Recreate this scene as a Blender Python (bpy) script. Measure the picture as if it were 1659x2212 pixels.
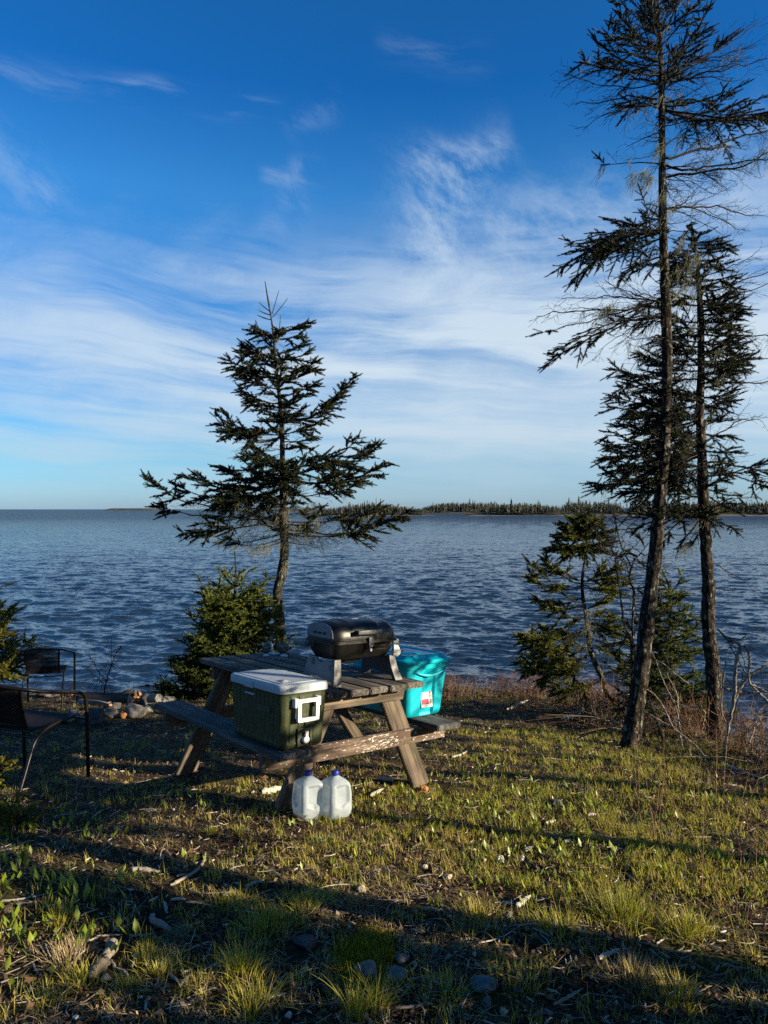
import bpy, bmesh, math, random
import numpy as np
from mathutils import Vector, Matrix
from math import radians, sin, cos, pi

for _o in list(bpy.data.objects): bpy.data.objects.remove(_o)
SC = bpy.context.scene
COL = SC.collection
RNG = np.random.default_rng(11)
random.seed(11)

# ------------------------------------------------------------------ camera, sky, sun, exposure
CAMZ = 1.68
FP = 1626.0            # focal length in pixels of a 1659 x 2212 frame
cam = bpy.data.cameras.new('camera'); cam_o = bpy.data.objects.new('camera', cam); COL.objects.link(cam_o)
cam.sensor_fit = 'VERTICAL'; cam.sensor_height = 36.0; cam.lens = FP / 2212.0 * 36.0
cam.clip_start = 0.05; cam.clip_end = 60000
cam_o.location = (0, 0, CAMZ); cam_o.rotation_euler = (radians(90 - 0.21), 0, 0)
SC.camera = cam_o
SUN_AZ, SUN_EL = radians(110), radians(16.5)      # azimuth measured from +Y (view) to the right
SC.view_settings.view_transform = 'Standard'; SC.view_settings.look = 'None'
SC.view_settings.exposure = 1.3; SC.view_settings.gamma = 1.0
SC.cycles.max_bounces = 6; SC.cycles.diffuse_bounces = 2; SC.cycles.glossy_bounces = 3; SC.cycles.transmission_bounces = 4
SC.cycles.use_denoising = False; SC.cycles.use_adaptive_sampling = True; SC.cycles.adaptive_threshold = 0.008
sun = bpy.data.lights.new('sun', 'SUN'); sun.energy = 5.0; sun.angle = radians(0.53); sun.color = (1.0, 0.85, 0.61)
sun_o = bpy.data.objects.new('sun', sun); COL.objects.link(sun_o)
SDIR = Vector((sin(SUN_AZ) * cos(SUN_EL), cos(SUN_AZ) * cos(SUN_EL), sin(SUN_EL)))
sun_o.rotation_euler = SDIR.to_track_quat('Z', 'Y').to_euler(); sun_o.location = (8, -3, 6)


class NG:
    """small helper for node trees"""
    def __init__(s, nt, alb=1.0): s.nt = nt; s.alb = alb      # alb: common factor on all base colours
    def n(s, typ, **kw):
        nd = s.nt.nodes.new(typ)
        for k, v in kw.items(): setattr(nd, k, v)
        return nd
    def put(s, sock, v):
        if hasattr(v, 'is_linked') or isinstance(v, bpy.types.NodeSocket): s.nt.links.new(v, sock)
        elif v is not None: sock.default_value = v
    def m(s, op, a, b=None, c=None, clamp=False):
        nd = s.n('ShaderNodeMath', operation=op); nd.use_clamp = clamp
        s.put(nd.inputs[0], a)
        if b is not None: s.put(nd.inputs[1], b)
        if c is not None: s.put(nd.inputs[2], c)
        return nd.outputs[0]
    def mix(s, f, a, b, blend='MIX'):
        nd = s.n('ShaderNodeMix', data_type='RGBA', blend_type=blend)
        s.put(nd.inputs[0], f); s.put(nd.inputs[6], a); s.put(nd.inputs[7], b)
        return nd.outputs[2]
    def comb(s, x, y, z=0.0):
        nd = s.n('ShaderNodeCombineXYZ'); s.put(nd.inputs[0], x); s.put(nd.inputs[1], y); s.put(nd.inputs[2], z); return nd.outputs[0]
    def noise(s, vec, scale=1.0, detail=4, rough=.55, dist=0.0, lac=2.0):
        nd = s.n('ShaderNodeTexNoise'); s.put(nd.inputs['Vector'], vec)
        nd.inputs['Scale'].default_value = scale; nd.inputs['Detail'].default_value = detail
        nd.inputs['Roughness'].default_value = rough; nd.inputs['Distortion'].default_value = dist; nd.inputs['Lacunarity'].default_value = lac
        return nd
    def step(s, x, lo, hi, a=0.0, b=1.0, smooth=True):
        nd = s.n('ShaderNodeMapRange', interpolation_type='SMOOTHSTEP' if smooth else 'LINEAR')
        s.put(nd.inputs[0], x)
        for i, v in enumerate((lo, hi, a, b)): s.put(nd.inputs[i + 1], v)
        return nd.outputs[0]
    def ramp(s, f, stops):
        nd = s.n('ShaderNodeValToRGB'); s.put(nd.inputs[0], f)
        el = nd.color_ramp.elements
        while len(el) < len(stops): el.new(0.5)
        for e, (p, c) in zip(el, stops): e.position = p; e.color = (*[q * s.alb for q in c[:3]], 1)
        return nd.outputs[0]


def build_world():
    w = bpy.data.worlds.new('World'); SC.world = w; w.use_nodes = True
    w.node_tree.nodes.clear(); g = NG(w.node_tree)
    sky = g.n('ShaderNodeTexSky', sky_type='NISHITA'); sky.sun_disc = False
    sky.sun_elevation = SUN_EL; sky.sun_rotation = SUN_AZ
    sky.altitude = 0; sky.air_density = 1.0; sky.dust_density = 0.5; sky.ozone_density = 2.5
    tc = g.n('ShaderNodeTexCoord'); sep = g.n('ShaderNodeSeparateXYZ'); g.put(sep.inputs[0], tc.outputs['Generated'])
    x, y, z = sep.outputs
    h = g.m('SQRT', g.m('ADD', g.m('MULTIPLY', x, x), g.m('MULTIPLY', y, y)))
    u = g.m('ARCTAN2', x, y); v = g.m('ARCTAN2', z, h)
    hs = g.n('ShaderNodeHueSaturation'); g.put(hs.inputs['Color'], sky.outputs[0])
    hs.inputs['Saturation'].default_value = SKY['sat']; hs.inputs['Value'].default_value = SKY['val']
    hs.inputs['Hue'].default_value = SKY['hue']
    base = hs.outputs[0]
    # the clear sky deepens towards the zenith
    base = g.mix(1.0, base, g.ramp(g.step(v, 0.0, 0.75, smooth=False), SKY['deep']), 'MULTIPLY')
    # --- cirrus
    def n2(su, sv, off, scale=1.0, det=6, rough=.6, dist=0.0, rot=0.0):
        uu = g.m('ADD', g.m('MULTIPLY', u, su), g.m('MULTIPLY', v, rot)); vv = g.m('ADD', g.m('MULTIPLY', v, sv), g.m('MULTIPLY', u, -rot * .25))
        return g.noise(g.comb(uu, vv, off), scale, det, rough, dist).outputs[0]
    warp = g.m('MULTIPLY', g.m('SUBTRACT', n2(2.2, 5.0, 3.3, det=3), .5), .09)
    vw = g.m('ADD', v, warp)
    def n3(su, sv, off, det=7, rough=.58, tilt=0.0):
        uu = g.m('MULTIPLY', u, su); vv = g.m('ADD', g.m('MULTIPLY', vw, sv), g.m('MULTIPLY', u, tilt))
        return g.noise(g.comb(uu, vv, off), 1.0, det, rough).outputs[0]
    broad = n3(1.4, 12.0, 7.0, 6, .5, .9)
    fine = n3(3.6, 40.0, 2.0, 8, .6, 2.6)
    feath = n3(8.0, 15.0, 5.0, 8, .66, -5.0)
    ve = g.m('ADD', vw, g.m('MULTIPLY', g.m('SUBTRACT', feath, .5), .16)); ve = g.m('SUBTRACT', ve, g.m('MULTIPLY', u, .07))
    env = g.m('MULTIPLY', g.step(ve, .40, .23), g.step(vw, .0, .11, .38, 1.0))
    lat = g.step(g.m('ADD', u, g.m('MULTIPLY', g.m('SUBTRACT', broad, .5), .9)), -.62, .25, .58, 1.0)
    st = g.m('ADD', g.m('MULTIPLY', broad, .50), g.m('ADD', g.m('MULTIPLY', fine, .44), g.m('MULTIPLY', feath, .14)))
    low = g.step(vw, .30, .12)
    stm = g.step(st, .40, .64, g.m('MULTIPLY', low, g.step(u, -.35, .2, .18, .66)), 1.0)
    c = g.m('MULTIPLY', g.m('MULTIPLY', env, lat), g.m('MULTIPLY', stm, 1.0))
    # a feathered plume and a few wisps
    def seg(u0, v0, u1, v1, wd, k, nz, lo=.36, hi=.72):
        du, dv = u1 - u0, v1 - v0; L2 = du * du + dv * dv
        pu = g.m('SUBTRACT', u, u0); pv = g.m('SUBTRACT', vw, v0)
        t = g.m('DIVIDE', g.m('ADD', g.m('MULTIPLY', pu, du), g.m('MULTIPLY', pv, dv)), L2, clamp=True)
        eu = g.m('SUBTRACT', pu, g.m('MULTIPLY', t, du)); ev = g.m('SUBTRACT', pv, g.m('MULTIPLY', t, dv))
        dd = g.m('ADD', g.m('MULTIPLY', eu, eu), g.m('MULTIPLY', ev, ev))
        fall = g.m('EXPONENT', g.m('MULTIPLY', dd, -1.0 / (wd * wd)))
        ends = g.m('MULTIPLY', g.step(t, 0.0, .22), g.step(t, 1.0, .7))
        return g.m('MULTIPLY', g.m('MULTIPLY', fall, ends), g.m('MULTIPLY', g.step(nz, lo, hi), k))
    fz = n3(14.0, 20.0, 9.0, 8, .66, 9.0); fz2 = n3(6.0, 40.0, 1.0, 8, .62, 3.0)
    sp = [seg(.062, .28, .085, .47, .050, .78, fz, .34, .74), seg(.07, .40, .18, .46, .024, .5, fz, .34, .74), seg(.04, .315, -.20, .29, .05, .35, feath),
          seg(.10, .33, .36, .36, .05, .45, fz), seg(-.70, .455, -.30, .475, .014, .17, fz2, .42, .70), seg(-.37, .472, -.12, .480, .013, .30, fz2, .42, .70),
          seg(-.17, .402, -.07, .412, .012, .24, fz2, .42, .72), seg(-.112, .43, -.118, .36, .010, .3, fz, .4, .7), seg(-.14, .445, -.05, .50, .018, .15, fz, .42, .7), seg(-.52, .43, -.38, .32, .028, .22, fz, .4, .7),
          seg(.33, .345, .52, .44, .035, .5, fz), seg(-.02, .545, .16, .525, .012, .2, fz2), seg(-.115, .41, -.135, .34, .022, .22, fz)]
    c = g.m('MULTIPLY', c, 1.0)
    for s_ in sp: c = g.m('ADD', c, g.m('MULTIPLY', s_, g.m('SUBTRACT', 1.0, c)))
    c = g.m('MINIMUM', c, .93)
    ccol = g.ramp(g.step(v, 0.0, .5, smooth=False), [(0, SKY['cl0']), (.35, SKY['cl1']), (1, SKY['cl2'])])
    sc_ = 1.0 / SKY['str']
    cc = g.mix(1.0, ccol, (sc_, sc_, sc_, 1), 'MULTIPLY')
    fin = g.mix(c, base, cc)
    bg = g.n('ShaderNodeBackground'); g.put(bg.inputs[0], fin); bg.inputs[1].default_value = SKY['str']
    out = g.n('ShaderNodeOutputWorld'); g.nt.links.new(bg.outputs[0], out.inputs[0])
    w.cycles.sampling_method = 'MANUAL'; w.cycles.sample_map_resolution = 1024


SKY = dict(str=.08, sat=1.25, val=.80, hue=.5,
           deep=[(0, (.47, .77, 1.62)), (.09, (.36, .71, 1.08)), (.24, (.25, .64, .98)), (.52, (.48, 1.0, 1.28)), (.68, (.17, .72, 1.12)), (1, (.3, .8, 1.0))],
           cl0=(.19, .25, .305), cl1=(.275, .325, .362), cl2=(.20, .262, .345))
build_world()


# ------------------------------------------------------------------ helpers: coordinates
def D(px, py, Y):
    """point at depth Y seen at pixel (px, py) of a 1659 x 2212 frame"""
    return np.array([(px - 829.5) / FP * Y, Y, CAMZ - (py - 1100) / FP * Y])

_L = RNG.random((256, 256))
def vnoise(x, y):
    xi = np.floor(x).astype(int); yi = np.floor(y).astype(int); fx = x - xi; fy = y - yi
    fx = fx * fx * (3 - 2 * fx); fy = fy * fy * (3 - 2 * fy)
    g = lambda a, b: _L[a % 256, b % 256]
    return (g(xi, yi) * (1 - fx) + g(xi + 1, yi) * fx) * (1 - fy) + (g(xi, yi + 1) * (1 - fx) + g(xi + 1, yi + 1) * fx) * fy
def fbm(x, y, o=4):
    s = 0; a = .5; t = 0
    for i in range(o):
        s = s + a * vnoise(x + 17.3 * i, y - 9.1 * i); t += a; x = x * 2.03; y = y * 2.03; a *= .5
    return s / t

WATER_Z = -1.9
EX = np.array([-400, -15, -6, -3, 0, 1, 2, 2.6, 2.9, 3.1, 3.4, 4, 6, 10, 15, 400.])
EY = np.array([14, 10.8, 10.2, 10.4, 10.6, 10.5, 10.2, 9.4, 7.6, 6.3, 5.5, 5.0, 4.6, 4.4, 4.2, 4.0])
def gz(x, y):
    x = np.asarray(x, float); y = np.asarray(y, float)
    k = 2.2
    z = -.13 * np.log1p(np.exp(np.clip((y - 3.9) * k, -40, 40))) / k
    d = y - (np.interp(x, EX, EY) + .35 * (fbm(x * .9 + 3, y * .9, 3) - .5))
    z = np.where(d > 0, np.maximum(z, -1.2) - 1.75 * (1 - np.exp(-np.clip(d, 0, 60) * .85)), z)
    near = np.exp(-((np.hypot(x, y - 5) / 30) ** 2))
    z = z + near * (.085 * (fbm(x * .55 + 5, y * .55, 2) - .5) + .05 * (fbm(x * 2.1, y * 2.1 + 7, 3) - .5) + .018 * (fbm(x * 8, y * 8, 2) - .5))
    z = z + np.where(y < -6, .06 * (-6 - y).clip(0, 40), 0)
    return z
def hit(px, py):
    ys = np.arange(1.2, 16, .004); xs = (px - 829.5) / FP * ys; zs = CAMZ - (py - 1100) / FP * ys
    g_ = zs - gz(xs, ys); i = int(np.argmax(g_ < 0)) if (g_ < 0).any() and ys[int(np.argmax(g_ < 0))] < 11 else int(np.argmin(np.where(ys > 11, 9, g_)))
    return np.array([xs[i], ys[i], float(gz(xs[i], ys[i]))])
def G(x, y): return np.array([x, y, float(gz(x, y))])

# ------------------------------------------------------------------ helpers: meshes
def tag(o, label=None, cat=None, group=None, kind=None):
    if label: o['label'] = label
    if cat: o['category'] = cat
    if group: o['group'] = group
    if kind: o['kind'] = kind
    return o
def empty(name, loc=(0, 0, 0), mat=None, **kw):
    o = bpy.data.objects.new(name, None); COL.objects.link(o); o.empty_display_size = .1
    if mat is not None: o.matrix_world = mat
    else: o.location = loc
    return tag(o, **kw)
def link(name, me, mat=None, parent=None, smooth=False, **kw):
    o = bpy.data.objects.new(name, me); COL.objects.link(o)
    if mat: me.materials.append(mat)
    if parent is not None:
        o.parent = parent
    if smooth:
        me.shade_smooth()
        if len(me.polygons) < 60000: me.set_sharp_from_angle(angle=radians(38))
    return tag(o, **kw)

class Acc:
    """accumulates numpy geometry for ONE mesh"""
    def __init__(s): s.V = []; s.Q = []; s.T = []; s.A = []; s.n = 0
    def add(s, V, quads=None, tris=None, tint=0.0):
        V = np.asarray(V, np.float32).reshape(-1, 3)
        if quads is not None and len(quads): s.Q.append(np.asarray(quads).reshape(-1, 4) + s.n)
        if tris is not None and len(tris): s.T.append(np.asarray(tris).reshape(-1, 3) + s.n)
        s.V.append(V); s.A.append(np.broadcast_to(np.asarray(tint, np.float32), (len(V),))); s.n += len(V)
    def mesh(s, name, offset=(0, 0, 0)):
        me = bpy.data.meshes.new(name)
        if not s.V: return me
        V = np.concatenate(s.V) - np.asarray(offset, np.float32)
        Q = np.concatenate(s.Q) if s.Q else np.zeros((0, 4), int); T = np.concatenate(s.T) if s.T else np.zeros((0, 3), int)
        me.vertices.add(len(V)); me.vertices.foreach_set('co', V.astype(np.float32).ravel())
        li = np.concatenate([Q.ravel(), T.ravel()]).astype(np.int32)
        me.loops.add(len(li)); me.loops.foreach_set('vertex_index', li)
        st = np.concatenate([np.arange(len(Q)) * 4, len(Q) * 4 + np.arange(len(T)) * 3]).astype(np.int32)
        me.polygons.add(len(st)); me.polygons.foreach_set('loop_start', st)
        at = me.attributes.new('tint', 'FLOAT', 'POINT'); at.data.foreach_set('value', np.concatenate(s.A).astype(np.float32))
        me.update(calc_edges=True); me.validate()
        return me
    def build(s, name, mat=None, parent=None, smooth=False, offset=(0, 0, 0), **kw):
        return link(name, s.mesh(name, offset), mat, parent, smooth, **kw)

def nrm(v): return v / np.maximum(np.linalg.norm(v, axis=-1, keepdims=True), 1e-9)

def tubes(acc, P, R, n=3, tint=0.0, cap=False):
    """P (m,k,3) polylines, R (m,k) radii"""
    P = np.asarray(P, float); R = np.asarray(R, float)
    if P.ndim == 2: P = P[None]; R = R[None]
    m, k, _ = P.shape
    if m == 0: return
    T = np.empty_like(P); T[:, 1:-1] = P[:, 2:] - P[:, :-2]; T[:, 0] = P[:, 1] - P[:, 0]; T[:, -1] = P[:, -1] - P[:, -2]
    T = nrm(T)
    ov = nrm(P[:, -1] - P[:, 0]); ref = np.where(np.abs(ov[:, 2:3]) > .8, np.array([[1., 0, 0]]), np.array([[0, 0, 1.]]))
    ref = np.repeat(ref[:, None], k, 1)
    S = nrm(np.cross(T, ref)); U = np.cross(S, T)
    a = np.arange(n) * 2 * pi / n
    ring = P[:, :, None] + R[:, :, None, None] * (S[:, :, None] * np.cos(a)[None, None, :, None] + U[:, :, None] * np.sin(a)[None, None, :, None])
    idx = np.arange(m * k * n).reshape(m, k, n)
    q = np.stack([idx[:, :-1], np.roll(idx, -1, 2)[:, :-1], np.roll(idx, -1, 2)[:, 1:], idx[:, 1:]], -1).reshape(-1, 4)
    tt = tint if np.isscalar(tint) else np.repeat(np.asarray(tint), k * n)
    tri = None
    if cap:
        tri = []
        for e in (0, k - 1):
            for j in range(1, n - 1):
                o = idx[:, e, [0, j, j + 1]] if e else idx[:, e, [0, j + 1, j]]
                tri.append(o)
        tri = np.concatenate(tri)
    acc.add(ring.reshape(-1, 3), q, tri, tt)

def spline(pts, m=24):
    """Catmull-Rom through points (rows may have extra columns)"""
    p = np.asarray(pts, float)
    if len(p) == 2: return p[0] + (p[1] - p[0]) * np.linspace(0, 1, m)[:, None]
    q = np.vstack([2 * p[0] - p[1], p, 2 * p[-1] - p[-2]])
    d = np.r_[0, np.cumsum(np.linalg.norm(np.diff(p[:, :3], axis=0), axis=1))]
    s = np.linspace(0, d[-1], m); out = []
    for x in s:
        i = min(int(np.searchsorted(d, x, 'right')) - 1, len(p) - 2); t = (x - d[i]) / max(d[i + 1] - d[i], 1e-9)
        a, b, c, e = q[i], q[i + 1], q[i + 2], q[i + 3]
        out.append(.5 * (2 * b + (c - a) * t + (2 * a - 5 * b + 4 * c - e) * t * t + (3 * b - a - 3 * c + e) * t ** 3))
    return np.array(out)

def needles(acc, O, Dv, L, n=14, nl=.016, nw=.005, ang=.85, tint=None, seed=0):
    """bottle-brush shoots: origins O, directions Dv, lengths L"""
    r = np.random.default_rng(seed); m = len(O)
    if m == 0: return
    Dv = nrm(Dv); L = np.asarray(L, float)
    ref = np.where(np.abs(Dv[:, 2:3]) > .8, np.array([[1., 0, 0]]), np.array([[0, 0, 1.]]))
    S = nrm(np.cross(Dv, ref)); U = np.cross(S, Dv)
    t = (np.arange(n)[None] + r.random((m, n))) / n
    ph = np.arange(n)[None] * 2.4 + r.random((m, 1)) * 6.28 + r.normal(0, .3, (m, n))
    rad = S[:, None] * np.cos(ph)[..., None] + U[:, None] * np.sin(ph)[..., None]
    al = ang * (1.1 - .55 * t) + r.normal(0, .12, (m, n))
    d = Dv[:, None] * np.cos(al)[..., None] + rad * np.sin(al)[..., None]
    b = O[:, None] + Dv[:, None] * (t * L[:, None])[..., None]
    w = np.cross(d, rad * .3 + Dv[:, None]); w = nrm(w) * (nw / 2)
    ln = nl * (r.uniform(.75, 1.15, (m, n)))[..., None]
    V = np.stack([b - w, b + w, b + d * ln + w * .25, b + d * ln - w * .25], 2)
    V[:, :, 0] -= d * .002; V[:, :, 1] -= d * .002
    if tint is None: tint = r.random(m)
    acc.add(V.reshape(-1, 3), np.arange(m * n * 4).reshape(-1, 4), None, np.repeat(tint, n * 4))

def bm_obj(name, bm, mat, parent=None, smooth=False, bevel=0, seg=2, matrix=None, **kw):
    if bevel: bmesh.ops.bevel(bm, geom=list(bm.edges), offset=bevel, segments=seg, profile=.6, affect='EDGES', clamp_overlap=True)
    bmesh.ops.recalc_face_normals(bm, faces=bm.faces)
    me = bpy.data.meshes.new(name); bm.to_mesh(me); bm.free()
    o = link(name, me, mat, parent, smooth, **kw)
    if matrix is not None: o.matrix_local = matrix
    return o
def bbox(bm, lo, hi):
    x0, y0, z0 = lo; x1, y1, z1 = hi
    v = [bm.verts.new(p) for p in ((x0, y0, z0), (x1, y0, z0), (x1, y1, z0), (x0, y1, z0), (x0, y0, z1), (x1, y0, z1), (x1, y1, z1), (x0, y1, z1))]
    for f in ((3, 2, 1, 0), (4, 5, 6, 7), (0, 1, 5, 4), (1, 2, 6, 5), (2, 3, 7, 6), (3, 0, 4, 7)): bm.faces.new([v[i] for i in f])
def box(name, lo, hi, mat, parent=None, bevel=.003, smooth=False, **kw):
    bm = bmesh.new(); bbox(bm, lo, hi); return bm_obj(name, bm, mat, parent, smooth, bevel, **kw)
def prism(name, poly, z0, z1, mat, parent=None, matrix=None, bevel=.002, **kw):
    """polygon (x,y) extruded z0..z1"""
    bm = bmesh.new(); a = [bm.verts.new((x, y, z0)) for x, y in poly]; b = [bm.verts.new((x, y, z1)) for x, y in poly]
    bm.faces.new(a[::-1]); bm.faces.new(b)
    for i in range(len(poly)): j = (i + 1) % len(poly); bm.faces.new((a[i], a[j], b[j], b[i]))
    return bm_obj(name, bm, mat, parent, False, bevel, matrix=matrix, **kw)
def loft(acc, rings, cap0=True, cap1=True, tint=0.0):
    R = np.asarray(rings, float); k, n, _ = R.shape; V = R.reshape(-1, 3)
    idx = np.arange(k * n).reshape(k, n)
    q = np.stack([idx[:-1], np.roll(idx, -1, 1)[:-1], np.roll(idx, -1, 1)[1:], idx[1:]], -1).reshape(-1, 4)
    tr = []; ex = []
    c = k * n
    if cap0: ex.append(R[0].mean(0)); tr.append(np.stack([np.roll(idx[0], -1), idx[0], np.full(n, c)], -1)); c += 1
    if cap1: ex.append(R[-1].mean(0)); tr.append(np.stack([idx[-1], np.roll(idx[-1], -1), np.full(n, c)], -1))
    if ex: V = np.vstack([V, ex])
    acc.add(V, q, np.concatenate(tr) if tr else None, tint)
def rrect(hx, hy, r, per=10, arc=6):
    """rounded rectangle points (n,2), counter-clockwise from +x side"""
    r = min(r, hx - 1e-4, hy - 1e-4); P = []
    cs = [(hx - r, hy - r, 0), (-hx + r, hy - r, 90), (-hx + r, -hy + r, 180), (hx - r, -hy + r, 270)]
    for i, (cx, cy, a0) in enumerate(cs):
        for j in range(arc + 1):
            a = radians(a0 + 90 * j / arc); P.append((cx + r * cos(a), cy + r * sin(a)))
        nx = cs[(i + 1) % 4]; a = radians(a0 + 90); p0 = (cx + r * cos(a), cy + r * sin(a)); p1 = (nx[0] + r * cos(a), nx[1] + r * sin(a))
        for j in range(1, per): P.append((p0[0] + (p1[0] - p0[0]) * j / per, p0[1] + (p1[1] - p0[1]) * j / per))
    return np.array(P)
def rr_loft(acc, levels, per=10, arc=6, off=None, c0=True, c1=True, ctr=(0, 0)):
    """levels: (z, hx, hy, r)"""
    rings = []
    for z, hx, hy, r in levels:
        p = rrect(hx, hy, r, per, arc)
        if off is not None: p = off(p, z, hx, hy)
        rings.append(np.c_[p[:, 0] + ctr[0], p[:, 1] + ctr[1], np.full(len(p), z)])
    loft(acc, rings, c0, c1)
def tube_obj(name, pts, r, mat, parent=None, n=10, m=None, cap=True, **kw):
    p = np.asarray(pts, float)
    if m: p = spline(p, m)
    a = Acc(); tubes(a, p, np.full(len(p), r) if np.isscalar(r) else np.interp(np.linspace(0, 1, len(p)), np.linspace(0, 1, len(r)), r), n, cap=cap)
    return a.build(name, mat, parent, True, **kw)
def fillet(pts, rad, k=5):
    out = [np.array(pts[0], float)]
    for a, b, c in zip(pts[:-2], pts[1:-1], pts[2:]):
        a, b, c = map(lambda q: np.array(q, float), (a, b, c)); la, lc = np.linalg.norm(a - b), np.linalg.norm(c - b)
        r = min(rad, la * .45, lc * .45); p, q = b + (a - b) / la * r, b + (c - b) / lc * r
        for t in np.linspace(0, 1, k): out.append((1 - t) ** 2 * p + 2 * t * (1 - t) * b + t * t * q)
    out.append(np.array(pts[-1], float)); return np.array(out)
def blob(acc, c, r, seed, rough=.25, sub=3, freq=2.0, flat=0.0, rot=0.0, tint=0.0, facet=0):
    """irregular stone"""
    bm = bmesh.new(); bmesh.ops.create_icosphere(bm, subdivisions=sub, radius=1); bm.verts.ensure_lookup_table()
    V = np.array([v.co[:] for v in bm.verts]); Fc = np.array([[v.index for v in f.verts] for f in bm.faces]); bm.free()
    rg = np.random.default_rng(seed); s = np.ones(len(V))
    for i in range(7):
        d = nrm(rg.normal(size=3)); s += rough * .35 * np.sin(V @ d * freq * (1 + i * .6) + rg.random() * 6) / (1 + i * .5)
    for i in range(facet):
        d = nrm(rg.normal(size=3)); h = rg.uniform(.55, .85); dd = (V * s[:, None]) @ d; s = np.where(dd > h, s * h / np.maximum(dd, 1e-6), s)
    V = V * s[:, None] * np.asarray(r)
    if flat: V[:, 2] = np.maximum(V[:, 2], -flat)
    ca, sa = cos(rot), sin(rot); V = np.c_[V[:, 0] * ca - V[:, 1] * sa, V[:, 0] * sa + V[:, 1] * ca, V[:, 2]]
    acc.add(V + np.asarray(c), None, Fc, tint)

# ------------------------------------------------------------------ materials
ALB = .80
def newmat(name):
    m = bpy.data.materials.new(name); m.use_nodes = True; m.node_tree.nodes.clear(); g = NG(m.node_tree, ALB)
    b = g.n('ShaderNodeBsdfPrincipled'); o = g.n('ShaderNodeOutputMaterial'); g.nt.links.new(b.outputs[0], o.inputs[0])
    return m, g, b, o
def coord(g, scale=(1, 1, 1), kind='Object'):
    tc = g.n('ShaderNodeTexCoord'); mp = g.n('ShaderNodeMapping'); mp.inputs['Scale'].default_value = scale
    g.put(mp.inputs[0], tc.outputs[kind]); return mp.outputs[0]
def bump(g, b, h, dist=.01, st=1.0):
    n = g.n('ShaderNodeBump'); n.inputs['Distance'].default_value = dist; n.inputs['Strength'].default_value = st
    g.put(n.inputs['Height'], h); g.nt.links.new(n.outputs[0], b.inputs['Normal'])
def m_noise(name, stops, scale=8, rough=.7, bd=.004, det=6, stretch=(1, 1, 1), spec=.4, metal=0, bst=1.0, nr=.6, spots=None):
    m, g, b, o = newmat(name); v = coord(g, stretch); n = g.noise(v, scale, det, nr).outputs[0]
    c = g.ramp(n, stops)
    if spots:
        col, sc, lo, hi = spots; c = g.mix(g.step(g.noise(v, sc, 5, .65).outputs[0], lo, hi), c, (*col, 1))
    g.put(b.inputs['Base Color'], c); b.inputs['Roughness'].default_value = rough
    b.inputs['Specular IOR Level'].default_value = spec; b.inputs['Metallic'].default_value = metal
    if bd: bump(g, b, g.noise(v, scale * 2.2, 6, .65).outputs[0], bd, bst)
    return m
def m_tint(name, stops, rough=.7, trans=.0, spec=.3):
    """colour by the per-leaf random attribute"""
    m, g, b, o = newmat(name); a = g.n('ShaderNodeAttribute', attribute_name='tint')
    c = g.ramp(a.outputs['Fac'], stops); g.put(b.inputs['Base Color'], c)
    b.inputs['Roughness'].default_value = rough; b.inputs['Specular IOR Level'].default_value = spec
    if trans:
        t = g.n('ShaderNodeBsdfTranslucent'); g.put(t.inputs[0], c); mx = g.n('ShaderNodeMixShader'); mx.inputs[0].default_value = trans
        g.nt.links.new(b.outputs[0], mx.inputs[1]); g.nt.links.new(t.outputs[0], mx.inputs[2]); g.nt.links.new(mx.outputs[0], o.inputs[0])
    return m

def m_wood(name, dark, mid, light, paint=0.0, green=0.0, rough=.8):
    """weathered plank, grain along local X"""
    m, g, b, o = newmat(name)
    oi = g.n('ShaderNodeObjectInfo'); tc = g.n('ShaderNodeTexCoord')
    add = g.n('ShaderNodeVectorMath', operation='ADD'); g.put(add.inputs[0], tc.outputs['Object'])
    g.put(add.inputs[1], g.comb(g.m('MULTIPLY', oi.outputs['Random'], 37.0), g.m('MULTIPLY', oi.outputs['Random'], 11.0)))
    def mp(s):
        q = g.n('ShaderNodeMapping'); q.inputs['Scale'].default_value = s; g.put(q.inputs[0], add.outputs[0]); return q.outputs[0]
    grain = g.noise(mp((1.6, 38, 38)), 1.0, 8, .62, .6).outputs[0]
    blot = g.noise(mp((4, 9, 9)), 1.0, 6, .6).outputs[0]
    f = g.m('ADD', g.m('MULTIPLY', grain, .55), g.m('MULTIPLY', blot, .45))
    c = g.ramp(f, [(.30, dark), (.48, mid), (.66, light)])
    if green: c = g.mix(g.m('MULTIPLY', g.step(g.noise(mp((5, 12, 12)), 1.3, 5, .6).outputs[0], .5, .7), green), c, (.10, .115, .05, 1))
    if paint:
        pz = g.m('ADD', g.m('MULTIPLY', g.noise(mp((14, 44, 44)), 1.8, 9, .72).outputs[0], .9), g.m('MULTIPLY', g.noise(mp((2.2, 4, 4)), 1.3, 3, .5).outputs[0], .26))
        pf = g.step(pz, paint, paint + .03); c = g.mix(pf, c, (.58, .54, .50, 1))
    g.put(b.inputs['Base Color'], c); b.inputs['Roughness'].default_value = rough; b.inputs['Specular IOR Level'].default_value = .35
    crack = g.step(grain, .36, .5)
    bump(g, b, g.m('ADD', g.m('MULTIPLY', grain, .6), g.m('MULTIPLY', crack, .6)), .004, .9)
    return m
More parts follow.
